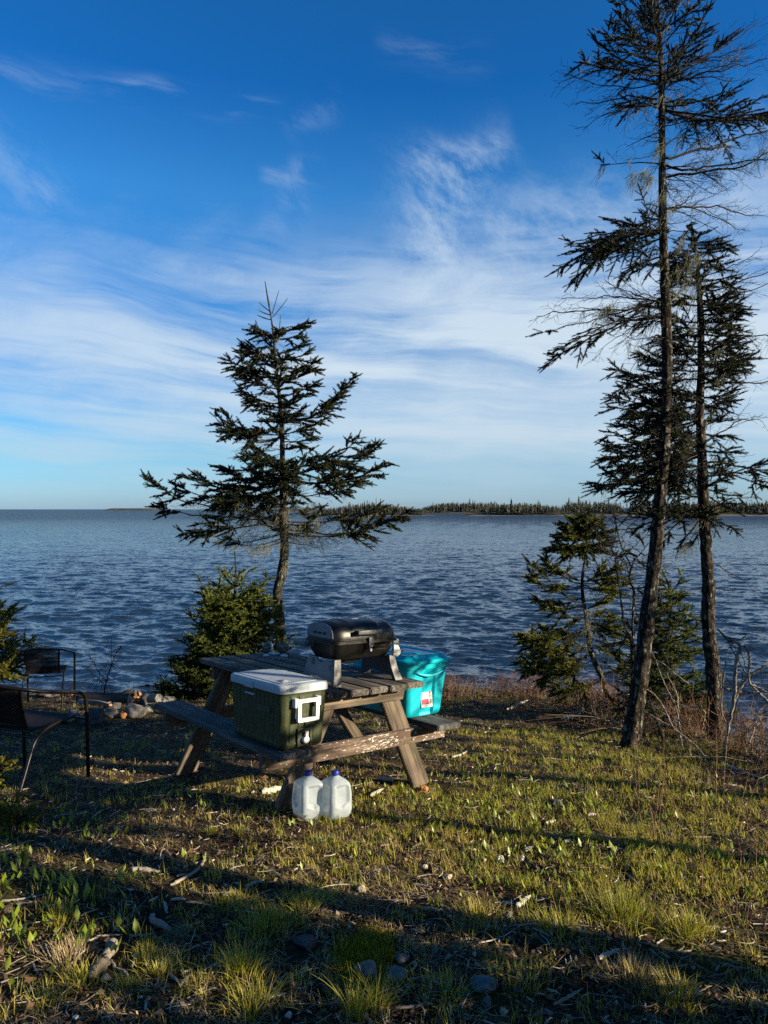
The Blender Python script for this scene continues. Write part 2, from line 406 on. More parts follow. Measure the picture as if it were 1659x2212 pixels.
def m_plain(name, col, rough=.4, metal=0.0, spec=.5, bd=0.0, bs=200, var=.12, coat=0.0):
    m, g, b, o = newmat(name); v = coord(g); n = g.noise(v, 14, 5, .6).outputs[0]
    c = g.mix(g.step(n, .3, .7), tuple(x * ALB * (1 - var) for x in col) + (1,), tuple(min(1, x * ALB * (1 + var)) for x in col) + (1,))
    g.put(b.inputs['Base Color'], c); g.put(b.inputs['Roughness'], g.step(g.noise(v, 30, 4, .6).outputs[0], .25, .75, rough * .85, min(1, rough * 1.25)))
    b.inputs['Metallic'].default_value = metal; b.inputs['Specular IOR Level'].default_value = spec; b.inputs['Coat Weight'].default_value = coat
    if bd: bump(g, b, g.noise(v, bs, 3, .6).outputs[0], bd, .6)
    return m

M = {}
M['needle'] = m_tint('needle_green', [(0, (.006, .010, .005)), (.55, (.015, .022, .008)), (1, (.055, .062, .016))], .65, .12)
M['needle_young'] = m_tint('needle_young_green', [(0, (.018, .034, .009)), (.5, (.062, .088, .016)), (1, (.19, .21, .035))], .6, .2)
M['needle_lit'] = m_tint('needle_lit_yellow_green', [(0, (.014, .022, .007)), (.5, (.075, .088, .016)), (1, (.20, .20, .035))], .6, .2)  # lit copy of the needles: sunlight put into the colour
M['needle_gold'] = m_tint('needle_lit_gold_green', [(0, (.06, .07, .012)), (.5, (.16, .16, .022)), (1, (.30, .26, .04))], .6, .2)  # golden sunlight put into the needle colour
M['bark'] = m_noise('spruce_bark', [(.32, (.007, .006, .005)), (.5, (.025, .021, .018)), (.7, (.08, .07, .06))], 20, .92, .012, 8, (1, 1, .35), .2, spots=((.30, .31, .25), 9, .60, .68))
M['bark_pale'] = m_noise('pale_spruce_bark', [(.38, (.006, .005, .004)), (.50, (.028, .023, .019)), (.62, (.11, .094, .075))], 34, .95, .035, 8, (1, 1, .45), .12, spots=((.25, .24, .195), 30, .57, .63))  # spots: pale lichen flecks that also stand in for sunlit bark
M['twig'] = m_tint('twig_bark', [(0, (.009, .007, .006)), (.6, (.026, .021, .018)), (1, (.09, .08, .068))], .9)
M['dead_bark'] = m_noise('bleached_bark', [(.3, (.07, .06, .05)), (.5, (.20, .175, .145)), (.7, (.42, .38, .32))], 30, .9, .006, 6, (1, 1, .4))
M['lichen'] = m_tint('hanging_lichen', [(0, (.20, .21, .13)), (1, (.42, .42, .28))], .95, .3)
M['dead'] = m_tint('bleached_dead_wood', [(0, (.16, .13, .10)), (.5, (.34, .29, .235)), (1, (.62, .57, .49))], .9)
M['top'] = m_wood('weathered_board', (.016, .014, .012), (.060, .051, .043), (.21, .19, .165))
M['frame'] = m_wood('brown_stained_timber', (.020, .015, .011), (.095, .070, .050), (.23, .175, .125), green=.3)
M['painted'] = m_wood('peeling_painted_timber', (.03, .02, .015), (.12, .08, .056), (.23, .165, .12), paint=.648)
M['bench'] = m_wood('grey_bench_board', (.014, .014, .014), (.055, .053, .05), (.17, .17, .17))

# ------------------------------------------------------------------ ground and water
def m_ground():
    m, g, b, o = newmat('forest_floor'); v = coord(g)
    n1 = g.noise(v, 1.7, 6, .6).outputs[0]; n2 = g.noise(v, 22, 8, .7).outputs[0]; n3 = g.noise(v, 70, 6, .7).outputs[0]
    f = g.m('ADD', g.m('MULTIPLY', n1, .35), g.m('ADD', g.m('MULTIPLY', n2, .4), g.m('MULTIPLY', n3, .25)))
    c = g.ramp(f, [(.36, (.010, .007, .005)), (.49, (.036, .024, .014)), (.58, (.10, .064, .036)), (.70, (.24, .175, .10))])
    mo = g.step(g.noise(v, 1.1, 7, .65).outputs[0], .50, .62)
    c = g.mix(g.m('MULTIPLY', mo, .75), c, g.ramp(n3, [(.3, (.022, .028, .008)), (.7, (.105, .105, .025))]))
    g.put(b.inputs['Base Color'], c); b.inputs['Roughness'].default_value = .95; b.inputs['Specular IOR Level'].default_value = .15
    bump(g, b, g.m('ADD', g.m('MULTIPLY', n2, .6), g.m('MULTIPLY', n3, .4)), .03, 1.0)
    return m
def build_ground():
    def ax(lo, hi, st, ext):
        a = np.arange(lo, hi + st / 2, st); o = []; d = st; x = 0
        while x < ext: d *= 1.16; x += d; o.append(x)
        o = np.array(o); return np.concatenate([(lo - o)[::-1], a, hi + o])
    xs = ax(-5.5, 5.5, .045, 500); ys = ax(1.6, 13, .045, 500); ys = ys[ys < 22]
    X, Y = np.meshgrid(xs, ys); Z = gz(X, Y); n, m = X.shape
    i = np.arange(n * m).reshape(n, m); a = Acc()
    a.add(np.stack([X, Y, Z], -1), np.stack([i[:-1, :-1], i[:-1, 1:], i[1:, 1:], i[1:, :-1]], -1))
    a.build('ground', m_ground(), None, True, kind='structure')
build_ground()

def m_water():
    m, g, b, o = newmat('sea_water'); tc = g.n('ShaderNodeTexCoord')
    b.inputs['Base Color'].default_value = (.012, .026, .048, 1); b.inputs['Roughness'].default_value = .06
    b.inputs['IOR'].default_value = 1.333; b.inputs['Specular IOR Level'].default_value = .5
    def mp(s, r=0):
        q = g.n('ShaderNodeMapping'); q.inputs['Scale'].default_value = s; q.inputs['Rotation'].default_value = (0, 0, r); g.put(q.inputs[0], tc.outputs['Object']); return q.outputs[0]
    n1 = g.noise(mp((2.8, 6.4, 1), .12), 1.0, 6, .66, .4).outputs[1]; n2 = g.noise(mp((9, 16, 1), -.2), 1.0, 4, .6, .3).outputs[1]; n0 = g.noise(mp((.06, .13, 1), .1), 1.0, 5, .6).outputs[0]
    def vm(op, a, b2):
        q = g.n('ShaderNodeVectorMath', operation=op); g.put(q.inputs[0], a); g.put(q.inputs[1], b2); return q.outputs[0]
    sx = g.n('ShaderNodeSeparateXYZ'); g.put(sx.inputs[0], tc.outputs['Object'])
    dist = g.m('SQRT', g.m('ADD', g.m('MULTIPLY', sx.outputs[0], sx.outputs[0]), g.m('MULTIPLY', sx.outputs[1], sx.outputs[1])))      # rougher in the open bay
    k = g.m('MULTIPLY', g.step(n0, .30, .70, .75, 1.15), g.step(dist, 20, 350, WAVE['k'], WAVE['far'], False))
    off = vm('ADD', vm('MULTIPLY', vm('SUBTRACT', n1, (.5, .5, .5)), g.comb(k, k, 0.0)), vm('MULTIPLY', vm('SUBTRACT', n2, (.5, .5, .5)), (WAVE['k2'], WAVE['k2'], 0)))
    geo = g.n('ShaderNodeNewGeometry'); q = g.n('ShaderNodeVectorMath', operation='NORMALIZE'); g.put(q.inputs[0], vm('ADD', geo.outputs['Normal'], off)); g.nt.links.new(q.outputs[0], b.inputs['Normal'])
    # unresolved chop far out: flat navy painted in for its shaded facets and weaker reflection
    df = g.n('ShaderNodeBsdfDiffuse'); df.inputs[0].default_value = WAVE['body']; mx = g.n('ShaderNodeMixShader'); g.put(mx.inputs[0], g.step(dist, 9, 300, .06, WAVE['mix'], False))
    g.nt.links.new(b.outputs[0], mx.inputs[1]); g.nt.links.new(df.outputs[0], mx.inputs[2]); g.nt.links.new(mx.outputs[0], o.inputs[0])
    return m
WAVE = dict(k=1.4, far=4.2, k2=.6, amp=.85, mix=.68, body=(.019, .046, .10, 1))
def build_water():
    nr, na = 1450, 1000
    r = 8.5 * (700 / 8.5) ** (np.linspace(0, 1, nr)); r = np.concatenate([[.5, 4.0], r, [900, 1200, 1600, 2200, 3500, 6000, 10000, 18000, 32000]])
    a = np.concatenate([np.linspace(-pi, -.72, 28)[:-1], np.linspace(-.72, .72, na), np.linspace(.72, pi, 28)[1:]])
    Rr, A = np.meshgrid(r, a, indexing='ij'); X = (Rr * np.sin(A)).astype(np.float32); Y = (Rr * np.cos(A)).astype(np.float32); Z = np.zeros_like(X); DX = np.zeros_like(X); DY = np.zeros_like(X)
    res = np.maximum(np.gradient(r), r * (1.44 / na))[:, None].astype(np.float32)
    rg = np.random.default_rng(5)
    gust = (.8 + .4 * fbm(X * .04 + 50, Y * .04 + 20, 3)).astype(np.float32)
    for i in range(84):
        lam = rg.uniform(.18, .70) if i < 58 else .6 * (2.4 / .6) ** rg.random()
        th = rg.normal(radians(194), .30); k = 2 * pi / lam; ph = rg.random() * 6.28
        amp = WAVE['amp'] * .0072 * lam ** (.95 if lam < .9 else .25) * rg.uniform(.6, 1.3)
        lod = np.clip((lam / res[:, 0] - 2.6) / 3, 0, 1); n = int((lod > 0).sum()); 
        n = max(n, int(np.max(np.nonzero(lod > 0)[0])) + 1) if (lod > 0).any() else 0
        if n == 0: continue
        q = np.float32(k) * (X[:n] * np.float32(sin(th)) + Y[:n] * np.float32(cos(th))) + np.float32(ph); g_ = np.float32(amp) * lod[:n, None].astype(np.float32) * gust[:n]
        Z[:n] += g_ * np.sin(q); c = g_ * np.cos(q) * np.float32(.8); DX[:n] += c * np.float32(sin(th)); DY[:n] += c * np.float32(cos(th))
    V = np.stack([X + DX, Y + DY, Z + WATER_Z], -1)
    i = np.arange(X.size).reshape(X.shape); ac = Acc()
    ac.add(V, np.stack([i[:-1, :-1], i[:-1, 1:], i[1:, 1:], i[1:, :-1]], -1))
    ac.build('water', m_water(), None, True, kind='structure')
build_water()
# ------------------------------------------------------------------ far shore
def build_far():
    land = m_noise('far_shore_ground', [(.3, (.025, .028, .018)), (.6, (.05, .05, .03)), (.8, (.10, .09, .07))], .05, .95, 0, 6)
    beach = m_noise('far_beach_stones', [(.3, (.06, .055, .05)), (.7, (.17, .155, .13))], .4, .95, 0, 6)
    shape = []                                        # (x0, x1, front Y, depth, rise) of three spits of land
    def strip(name, xs, yf, dep, rise, mat):
        n = len(xs); m = 9; t = np.linspace(0, 1, m)
        fr = yf + 9 * (fbm(xs * .03, xs * 0 + yf, 3) - .5) * 2
        prof = np.interp(t, [0, .04, .12, .6, .9, 1], [-.6, .5, 1.0, 1, .8, -.6])
        taper = np.clip(np.minimum(xs - xs[0], xs[-1] - xs) / 22, 0, 1) ** .6
        Z = WATER_Z + np.where(prof[None] > 0, prof[None] * rise * taper[:, None], prof[None]); Y = fr[:, None] + t[None] * dep * (.25 + .75 * taper[:, None]); X = np.repeat(xs[:, None], m, 1)
        a = Acc(); i = np.arange(n * m).reshape(n, m); a.add(np.stack([X, Y, Z], -1), np.stack([i[:-1, :-1], i[1:, :-1], i[1:, 1:], i[:-1, 1:]], -1))
        a.build(name, mat, None, True, kind='structure')
        return fr, taper
    w = Acc(); bands = []
    rg = np.random.default_rng(3)
    def wood(xs0, xs1, yf, rows, dx, h0, h1, rise, edge=12):
        pts = []
        for r_ in range(rows):
            x = np.arange(xs0, xs1, dx) + rg.uniform(-.5, .5, len(np.arange(xs0, xs1, dx))) * dx
            y = yf + 2.5 + r_ * 4.0 + rg.uniform(-2, 2, len(x))
            hh = .68 * h0 + .68 * (h1 - h0) * fbm(x * .035, x * 0 + r_ * 3 + yf, 3) + rg.normal(0, .45, len(x)); hh = hh * np.where(rg.random(len(x)) < .03, 1.4, 1)
            e = np.clip(np.minimum(x - xs0, xs1 - x) / edge, 0.12, 1) ** .5
            pts.append(np.stack([x, y, np.full(len(x), WATER_Z + rise * .8), np.maximum(hh * e, 1.2)], -1))
        return np.concatenate(pts)
    def conifers(P, tiers=9, k=5):
        m = len(P); t = (np.arange(tiers) + .6) / tiers; bare = (rg.random(m) < .16)[:, None, None]
        sp = P[:, 3:4] * rg.uniform(.17, .30, (m, 1))
        rad = sp[:, None] * ((1 - t)[None, :, None] ** .6 + .08) * rg.uniform(.5, 1.25, (m, tiers, k)) * np.where(bare, .45, 1)
        zz = P[:, 2][:, None, None] + P[:, 3][:, None, None] * (t[None, :, None] + rg.uniform(-.04, .04, (m, tiers, k)))
        an = rg.uniform(0, 6.28, (m, tiers, k)); c, s = np.cos(an), np.sin(an)
        ctr = np.stack([np.broadcast_to(P[:, 0][:, None, None], zz.shape), np.broadcast_to(P[:, 1][:, None, None], zz.shape), zz], -1)
        up = (P[:, 3] * .12)[:, None, None]
        tip = ctr + np.stack([c * rad, s * rad, -rad * .35], -1); wd = rad * .45
        A_ = ctr + np.stack([-s * wd, c * wd, up + 0 * zz], -1); B_ = ctr + np.stack([s * wd, -c * wd, up + 0 * zz], -1)
        V = np.stack([A_, B_, tip], 3).reshape(-1, 3); tint = np.repeat(np.clip(rg.normal(.45, .22, m) + bare[:, 0, 0] * .5, 0, 1), tiers * k * 3)
        w.add(V, None, np.arange(len(V)).reshape(-1, 3), tint)
        P = P * np.array([1, 1, 1, .93]); tubes(w, np.stack([P[:, :3], P[:, :3] + np.c_[np.zeros(m), np.zeros(m), P[:, 3] * 1.0]], 1), np.stack([P[:, 3] * .012, P[:, 3] * .004], 1), 3, .95)
    S = lambda px, Y: (px - 829.5) / FP * Y
    # near spit (left), long far shore (right), low faint land between, islets at the left
    Y1, Y2 = 430., 410.
    strip('shore', np.linspace(S(655, Y1), S(943, Y1), 60), Y1, 40, 1.6, land)
    strip('shore', np.linspace(S(1010, Y2), S(2600, Y2), 120), Y2, 90, 2.2, land)
    strip('shore', np.linspace(S(900, 620), S(1150, 620), 50), 620, 90, 2.5, land)
    strip('beach', np.linspace(S(700, Y1), S(946, Y1), 50), Y1 - 4.5, 7, .28, beach)
    strip('beach', np.linspace(S(1000, Y2), S(2580, Y2), 100), Y2 - 4.5, 7, .28, beach)
    strip('shore', np.linspace(S(440, 1500), S(720, 1500), 40), 1500, 200, 4, land)
    strip('island', np.linspace(S(223, 2600), S(330, 2600), 40), 2600, 200, 7, land)
    conifers(wood(S(668, Y1), S(941, Y1), Y1, 7, 1.0, 4.5, 8.2, 1.6, 30))
    conifers(wood(S(1012, Y2), S(1260, Y2), Y2, 8, 1.05, 4.2, 8.5, 2.2, 25))
    conifers(wood(S(1235, Y2), S(1362, Y2), Y2 + 4, 8, 1.05, 5.0, 9.5, 2.2, 4))
    conifers(wood(S(1362, Y2), S(1382, Y2), Y2 + 34, 4, 1.4, 6.5, 8.6, 2.2, 2))
    conifers(wood(S(1382, Y2), S(2000, Y2), Y2 + 4, 7, 1.15, 5.0, 9.6, 2.2, 4))
    conifers(wood(S(905, 620), S(1120, 620), 620, 7, 1.4, 7, 11, 2.5, 20))
    conifers(wood(S(445, 1500), S(715, 1500), 1500, 3, 5, 4, 8, 4, 60), 5, 4)
    w.build('wood', m_tint('far_spruce_wood', [(0, (.032, .042, .030)), (.5, (.068, .078, .052)), (1, (.19, .17, .14))], .95), None, kind='stuff')  # haze put into the colours: lighter, greyer greens
    # a small house among the trees
    hx, hy, hz = S(1371, Y2), Y2 + 20, WATER_Z + 1.75
    hr = empty('house', (hx, hy, hz), label='small white house with a blue roof among trees on the far shore', cat='house')
    hw = box('wall', (-2.1, -1.6, 0), (2.1, 1.6, 2.5), m_plain('white_clapboard', (.72, .72, .70), .7), hr, 0)
    prism('roof', [(-1.9, 0), (1.9, 0), (0, 1.0)], -2.35, 2.35, m_plain('blue_roof_sheet', (.20, .33, .44), .5), hr,
          Matrix.Translation((0, 0, 2.5)) @ Matrix.Rotation(pi / 2, 4, 'Z') @ Matrix.Rotation(pi / 2, 4, 'X'), 0)
    gm = m_plain('dark_window_glass', (.05, .06, .07), .1)
    for wx in (-1.1, .9): box('window', (wx - .35, -1.64, .9), (wx + .35, -1.58, 1.8), gm, hr, 0)
    box('door', (-.25, -1.65, .02), (.35, -1.57, 1.9), gm, hr, 0)
build_far()

# ------------------------------------------------------------------ picnic table (local axes: x across, y along the boards away from the viewer, z up)
TM = Matrix(((.7733, -.6338, .0161, -.024), (.6322, .7728, .0558, 4.571), (-.0478, -.0330, .9983, CAMZ - 1.081), (0, 0, 0, 1)))
def plank(name, a, b, wd, th, wdir, mat, parent, bev=.004, **kw):
    """a,b centre-line ends in table space; wdir: direction of the width"""
    a, b = Vector(a), Vector(b); X = (b - a).normalized(); Wd = Vector(wdir); Wd = (Wd - X * Wd.dot(X)).normalized(); Z = X.cross(Wd)
    L = (b - a).length; mw = Matrix((X, Wd, Z)).transposed().to_4x4(); mw.translation = (a + b) / 2
    bm = bmesh.new(); bbox(bm, (-L / 2, -wd / 2, -th / 2), (L / 2, wd / 2, th / 2))
    bmesh.ops.subdivide_edges(bm, edges=[e for e in bm.edges if e.calc_length() > L * .9], cuts=6)
    for v in bm.verts: v.co.z += random.uniform(-.0012, .0012); v.co.y += random.uniform(-.0018, .0018)
    bmesh.ops.bevel(bm, geom=[e for e in bm.edges if e.is_manifold and e.calc_face_angle(0) > .8], offset=bev, segments=2, affect='EDGES', clamp_overlap=True)
    return bm_obj(name, bm, mat, parent, False, 0, matrix=mw, **kw)
def build_table():
    base = TM @ Vector((0, .85, -.74)); tm = TM.copy(); tm.translation = base
    t = empty('picnic_table', mat=tm, label='weathered wooden picnic table with attached benches and peeling white paint on its crossbeam', cat='picnic table')
    O = Vector((0, -.85, .74))
    pl = lambda name, a, b, *r, **k: plank(name, Vector(a) + O, Vector(b) + O, *r, parent=t, **k)
    bw = .745 / 5
    L = 1.72
    for i in range(5):
        xc = -.3725 + bw * (i + .5); y0 = [.012, -.004, .0, -.012, .006][i]
        pl('tabletop_board', (xc, y0, -.019), (xc, L + [.0, .01, -.006, .004, -.01][i], -.019 - .001 * (i % 2)), bw - [.009, .012, .010, .013, .008][i], .038, (1, 0, 0), M['top'], bev=.007 if i else .012)
    for s in (-1, 1):
        xc = s * (.702 - .105)
        pl('bench_board', (xc, .0, -.318), (xc, L, -.318), .212, .038, (1, 0, 0), M['bench'], bev=.006)
    for k, yb in enumerate((.185, 1.52)):
        yo = yb + (.04 if k == 0 else -.04)
        # crossbeam carrying the benches, bolted outside the legs; cleat under the top
        bm = bmesh.new(); h = .094; x = .71
        pts = [(-x, -h / 2), (x, -h / 2), (x, h / 2 - .012), (x - .012, h / 2), (-x + .012, h / 2), (-x, h / 2 - .012)]
        pts = [(px, -pz) for px, pz in pts]
        a = [bm.verts.new((px, -.019, pz)) for px, pz in pts]; c = [bm.verts.new((px, .019, pz)) for px, pz in pts]
        bm.faces.new(a); bm.faces.new(c[::-1])
        for i in range(6): j = (i + 1) % 6; bm.faces.new((a[i], c[i], c[j], a[j]))
        bmesh.ops.scale(bm, vec=(1, 1, -1), verts=bm.verts)
        be = bm_obj('crossbeam', bm, M['painted'] if k == 0 else M['frame'], t, False, .004, matrix=Matrix.Translation(Vector((0, yb, -.3845)) + O))
        sgn = -1 if k == 0 else 1
        for bx in (-.43, .43):
            for bz in (-.02, .02):
                bb = Acc(); tubes(bb, np.array([[bx + bz * .5, sgn * .018, bz], [bx + bz * .5, sgn * .026, bz]]), np.array([.011, .009]), 10, cap=True); bb.build('bolt', M['steel_dull'], be, True)
        bm = bmesh.new(); h = .095; x = .355
        pts = [(-x, 0), (x, 0), (x, -.05), (x - .05, -h), (-x + .05, -h), (-x, -.05)]
        pts = [(-x, -h + .045), (-x + .075, 0), (x - .075, 0), (x, -h + .045), (x - .02, -h), (-x + .02, -h)] if 0 else [(-x, 0), (-x + .01, -h), (x - .025, -h), (x, 0)]
        a = [bm.verts.new((px, -.019, pz)) for px, pz in pts]; c = [bm.verts.new((px, .019, pz)) for px, pz in pts]
        bm.faces.new(a); bm.faces.new(c[::-1])
        for i in range(len(pts)): j = (i + 1) % len(pts); bm.faces.new((a[i], c[i], c[j], a[j]))
        bm_obj('cleat', bm, M['frame'], t, False, .003, matrix=Matrix.Translation(Vector((0, yb - .0 + (0 if k == 0 else 0), -.0405)) + O))
        for s in (-1, 1):
            foot = Vector((s * .575, yo, -.80)); top = Vector((s * .215, yo, -.042))
            w3 = TM @ foot
            tgt = float(gz(w3.x, w3.y)) - .012; d = (foot - top)
            kk = (tgt - (TM @ top).z) / (w3.z - (TM @ top).z); foot = top + d * kk
            pl('leg', top, foot, .135, .038, (1, 0, 0), M['frame'], bev=.004)
        sy = 1 if k == 0 else -1
        pl('brace', (.085, yo + sy * .03, -.44), (.085, yo + sy * .56, -.045), .085, .036, (1, 0, 0), M['frame'])
    for yy in (.86,):
        pl('batten', (-.33, yy, -.058), (.33, yy, -.058), .085, .036, (0, 1, 0), M['frame'])
    return t
M['steel_dull'] = m_plain('dull_steel', (.28, .26, .24), .5, .8)
M['black_enamel'] = m_plain('black_enamel', (.006, .006, .0065), .34, 0, .35, .0006, 380, .2)
M['dark_grey_plastic'] = m_plain('dark_grey_plastic', (.045, .050, .058), .5, 0, .5, .0004, 300)
M['grey_plastic'] = m_plain('slate_grey_plastic', (.13, .155, .185), .5, 0, .5, .0004, 300)
M['white_plastic'] = m_plain('white_plastic', (.80, .80, .78), .4, 0, .5, 0, 100, .04)
M['chrome'] = m_plain('chrome', (.75, .75, .75), .18, 1.0)
build_table()

# ------------------------------------------------------------------ gas grill
def on_table(v, u, w): mm = TM.copy(); mm.translation = TM @ Vector((v, u, w)); return mm
def build_grill():
    t = empty('gas_grill', mat=on_table(0.0, .30, .0), label='black portable gas grill with closed domed lid standing on the tabletop', cat='grill')
    be, dg, gr = M['black_enamel'], M['dark_grey_plastic'], M['grey_plastic']
    # bowl
    a = Acc(); rr_loft(a, [(.150, .19, .10, .05), (.158, .212, .125, .055), (.20, .232, .147, .05), (.245, .24, .157, .045), (.252, .243, .16, .045), (.254, .258, .176, .045), (.264, .258, .176, .045), (.265, .24, .16, .04)], 8)
    bowl = a.build('firebox', be, t, True)
    a = Acc(); rr_loft(a, [(.118, .05, .035, .02), (.122, .075, .05, .03), (.150, .09, .06, .03)], 4, ctr=(-.03, 0)); a.build('grease_cup', be, bowl, True)
    for k in range(2):
        box('vent_slot', (.05, -.1565, .205 + k * .022), (.16, -.1535, .211 + k * .022), m_plain('slot_shadow', (.004, .004, .004), .9), bowl, 0)
    # lid: domed profile along x, with a raised middle band
    xs = np.array([-.246, -.244, -.238, -.222, -.20, -.17, -.115, -.108, -.098, 0, .088, .098, .105, .17, .20, .222, .238, .244, .246])
    prof = np.array([(-.165, .268), (-.166, .285), (-.163, .315), (-.150, .345), (-.125, .368), (-.085, .381), (-.04, .386), (.0, .387), (.04, .386), (.085, .381), (.125, .368), (.150, .345), (.163, .315), (.166, .285), (.165, .268)])
    rings = []
    for x in xs:
        e = max(0, (abs(x) - .17) / .076); s = 1 - .20 * e ** 2.2; hs = 1 - .24 * e ** 2.4
        up = .0055 if -.112 < x < .102 else (.0 if x < -.116 or x > .104 else .003)
        p = prof.copy(); zz = (p[:, 1] - .268); p[:, 0] *= s * (1 + up * 2.2); p[:, 1] = .268 + zz * hs * (1 + up * 9)
        rings.append(np.c_[np.full(len(p), x), p])
    a = Acc(); loft(a, rings); lid = a.build('lid', be, t, True)
    a = Acc(); rr_loft(a, [(.2655, .252, .172, .045), (.2715, .252, .172, .045), (.275, .247, .168, .045)], 8); a.build('lid_rim', be, lid, True)
    # handle on the lid front
    hm = fillet([(-.10, -.166, .325), (-.10, -.205, .325), (.075, -.205, .325), (.075, -.166, .325)], .02)
    bm = bmesh.new(); bbox(bm, (-.105, -.214, .310), (.085, -.197, .338)); h = bm_obj('handle', bm, dg, lid, True, .006, 3)
    for x in (-.085, .065): box('handle_bracket', (x - .008, -.198, .315), (x + .008, -.150, .333), dg, h, .003)
    # embossed badge on the lid top
    a = Acc(); rr_loft(a, [(.3895, .032, .012, .010), (.3945, .030, .010, .009)], 3, ctr=(.0, -.03)); a.build('badge', M['chrome'], lid, True)
    # vents on the left end of the lid
    for k in range(3):
        y = -.055 + k * .05
        a = Acc(); rr_loft(a, [(0, .014, .006, .0058), (.006, .014, .006, .0058)], 2); o = a.build('vent', m_plain('vent_hole', (.003, .003, .003), .9), lid, True)
        o.matrix_local = Matrix.Translation((-.2475, y, .315)) @ Matrix.Rotation(-pi / 2, 4, 'Y') @ Matrix.Rotation(pi / 2, 4, 'Z')
    # pale end panel on the lid
    pp = [(y * .86, .268 + (z - .268) * .86) for y, z in prof]
    prism('end_panel', [(y, z - .0) for y, z in pp[1:-1]], -.2465, -.2435, gr, lid, Matrix(((0, 0, 1, 0), (1, 0, 0, 0), (0, 1, 0, .006), (0, 0, 0, 1))), .001)
    # latch on the front
    lt = box('latch', (.0, -.190, .222), (.024, -.176, .288), dg, t, .003)
    tube_obj('latch_wire', fillet([(-.002, -.19, .285), (-.002, -.193, .235), (.026, -.193, .235), (.026, -.19, .285)], .006), .0018, M['chrome'], lt)
    a = Acc(); blob(a, (.012, -.19, .212), (.009, .006, .011), 3, .05, 2); a.build('latch_tip', M['white_plastic'], lt, True)
    # side handle (left) and control side (right)
    box('side_handle', (-.335, .03, .228), (-.262, .16, .252), dg, t, .006)
    box('control_box', (.258, -.115, .222), (.305, -.055, .255), M['grey_plastic'], t, .004)
    a = Acc(); tubes(a, np.array([[.305, -.085, .238], [.326, -.085, .239]]), np.array([.010, .008]), 12, cap=True)
    a.build('igniter_button', m_plain('red_plastic', (.45, .02, .03), .4), t, True)
    v = Acc(); tubes(v, np.array([[.245, -.125, .185], [.262, -.135, .183], [.272, -.140, .182], [.273, -.14, .182]]), np.array([.040, .040, .038, .030]), 20, cap=True)
    rg = v.build('regulator_cup', M['white_plastic'], t, True)
    v = Acc(); tubes(v, np.array([[.272, -.14, .185], [.300, -.155, .192]]), np.array([.021, .018]), 16, cap=True); v.build('valve', M['chrome'], rg, True)
    v = Acc(); tubes(v, np.array([[.2995, -.1548, .1918], [.303, -.1566, .1926]]), np.array([.012, .012]), 12, cap=True); v.build('valve_opening', be, rg, True)
    # folding end legs: a panel with a post at its front edge, splayed outwards
    def side(s):
        poly = [(-.115, .150), (-.165, .0), (-.128, .0), (-.108, .038), (.075, .045), (.125, .0), (.165, .0), (.135, .150), (.06, .150), (.045, .132), (.02, .126), (-.005, .132), (-.02, .150)]
        sh = .035 * s
        mm = Matrix(((0, sh / -.15, 1 * s, .205 * s + sh), (1, 0, 0, 0), (0, 1, 0, 0), (0, 0, 0, 1)))
        le = prism('leg_panel', poly, -.006, .006, gr if s < 0 else dg, t, mm, .003)
        pts = [(.225 * s, -.125, .16), (.232 * s, -.140, .09), (.255 * s, -.165, .001)] if s > 0 else [(.205 * s, -.125, .16), (.215 * s, -.140, .09), (.232 * s, -.165, .001)]
        for yy, pz in ((-1, pts), (1, [(x, -y, z) for x, y, z in pts])):
            bm = bmesh.new(); q = spline(pz, 9); prev = None
            for i, p in enumerate(q):
                w = .024 + .006 * i / 8; d = .016
                ring = [bm.verts.new((p[0] + sx * w, p[1] + sy * d, p[2])) for sx, sy in ((-1, -1), (1, -1), (1, 1), (-1, 1))]
                if prev:
                    for j in range(4): bm.faces.new((prev[j], prev[(j + 1) % 4], ring[(j + 1) % 4], ring[j]))
                else: bm.faces.new(ring[::-1])
                prev = ring
            bm.faces.new(prev); bm_obj('leg', bm, dg, t, False, .003)
        if s < 0:
            for y in (-.085, .09): prism('cup_clip', [(y - .012, .10), (y + .012, .10), (y + .012, .135), (y - .012, .135)], .006, .011, dg, le, None, .002)
    side(-1); side(1)
build_grill()

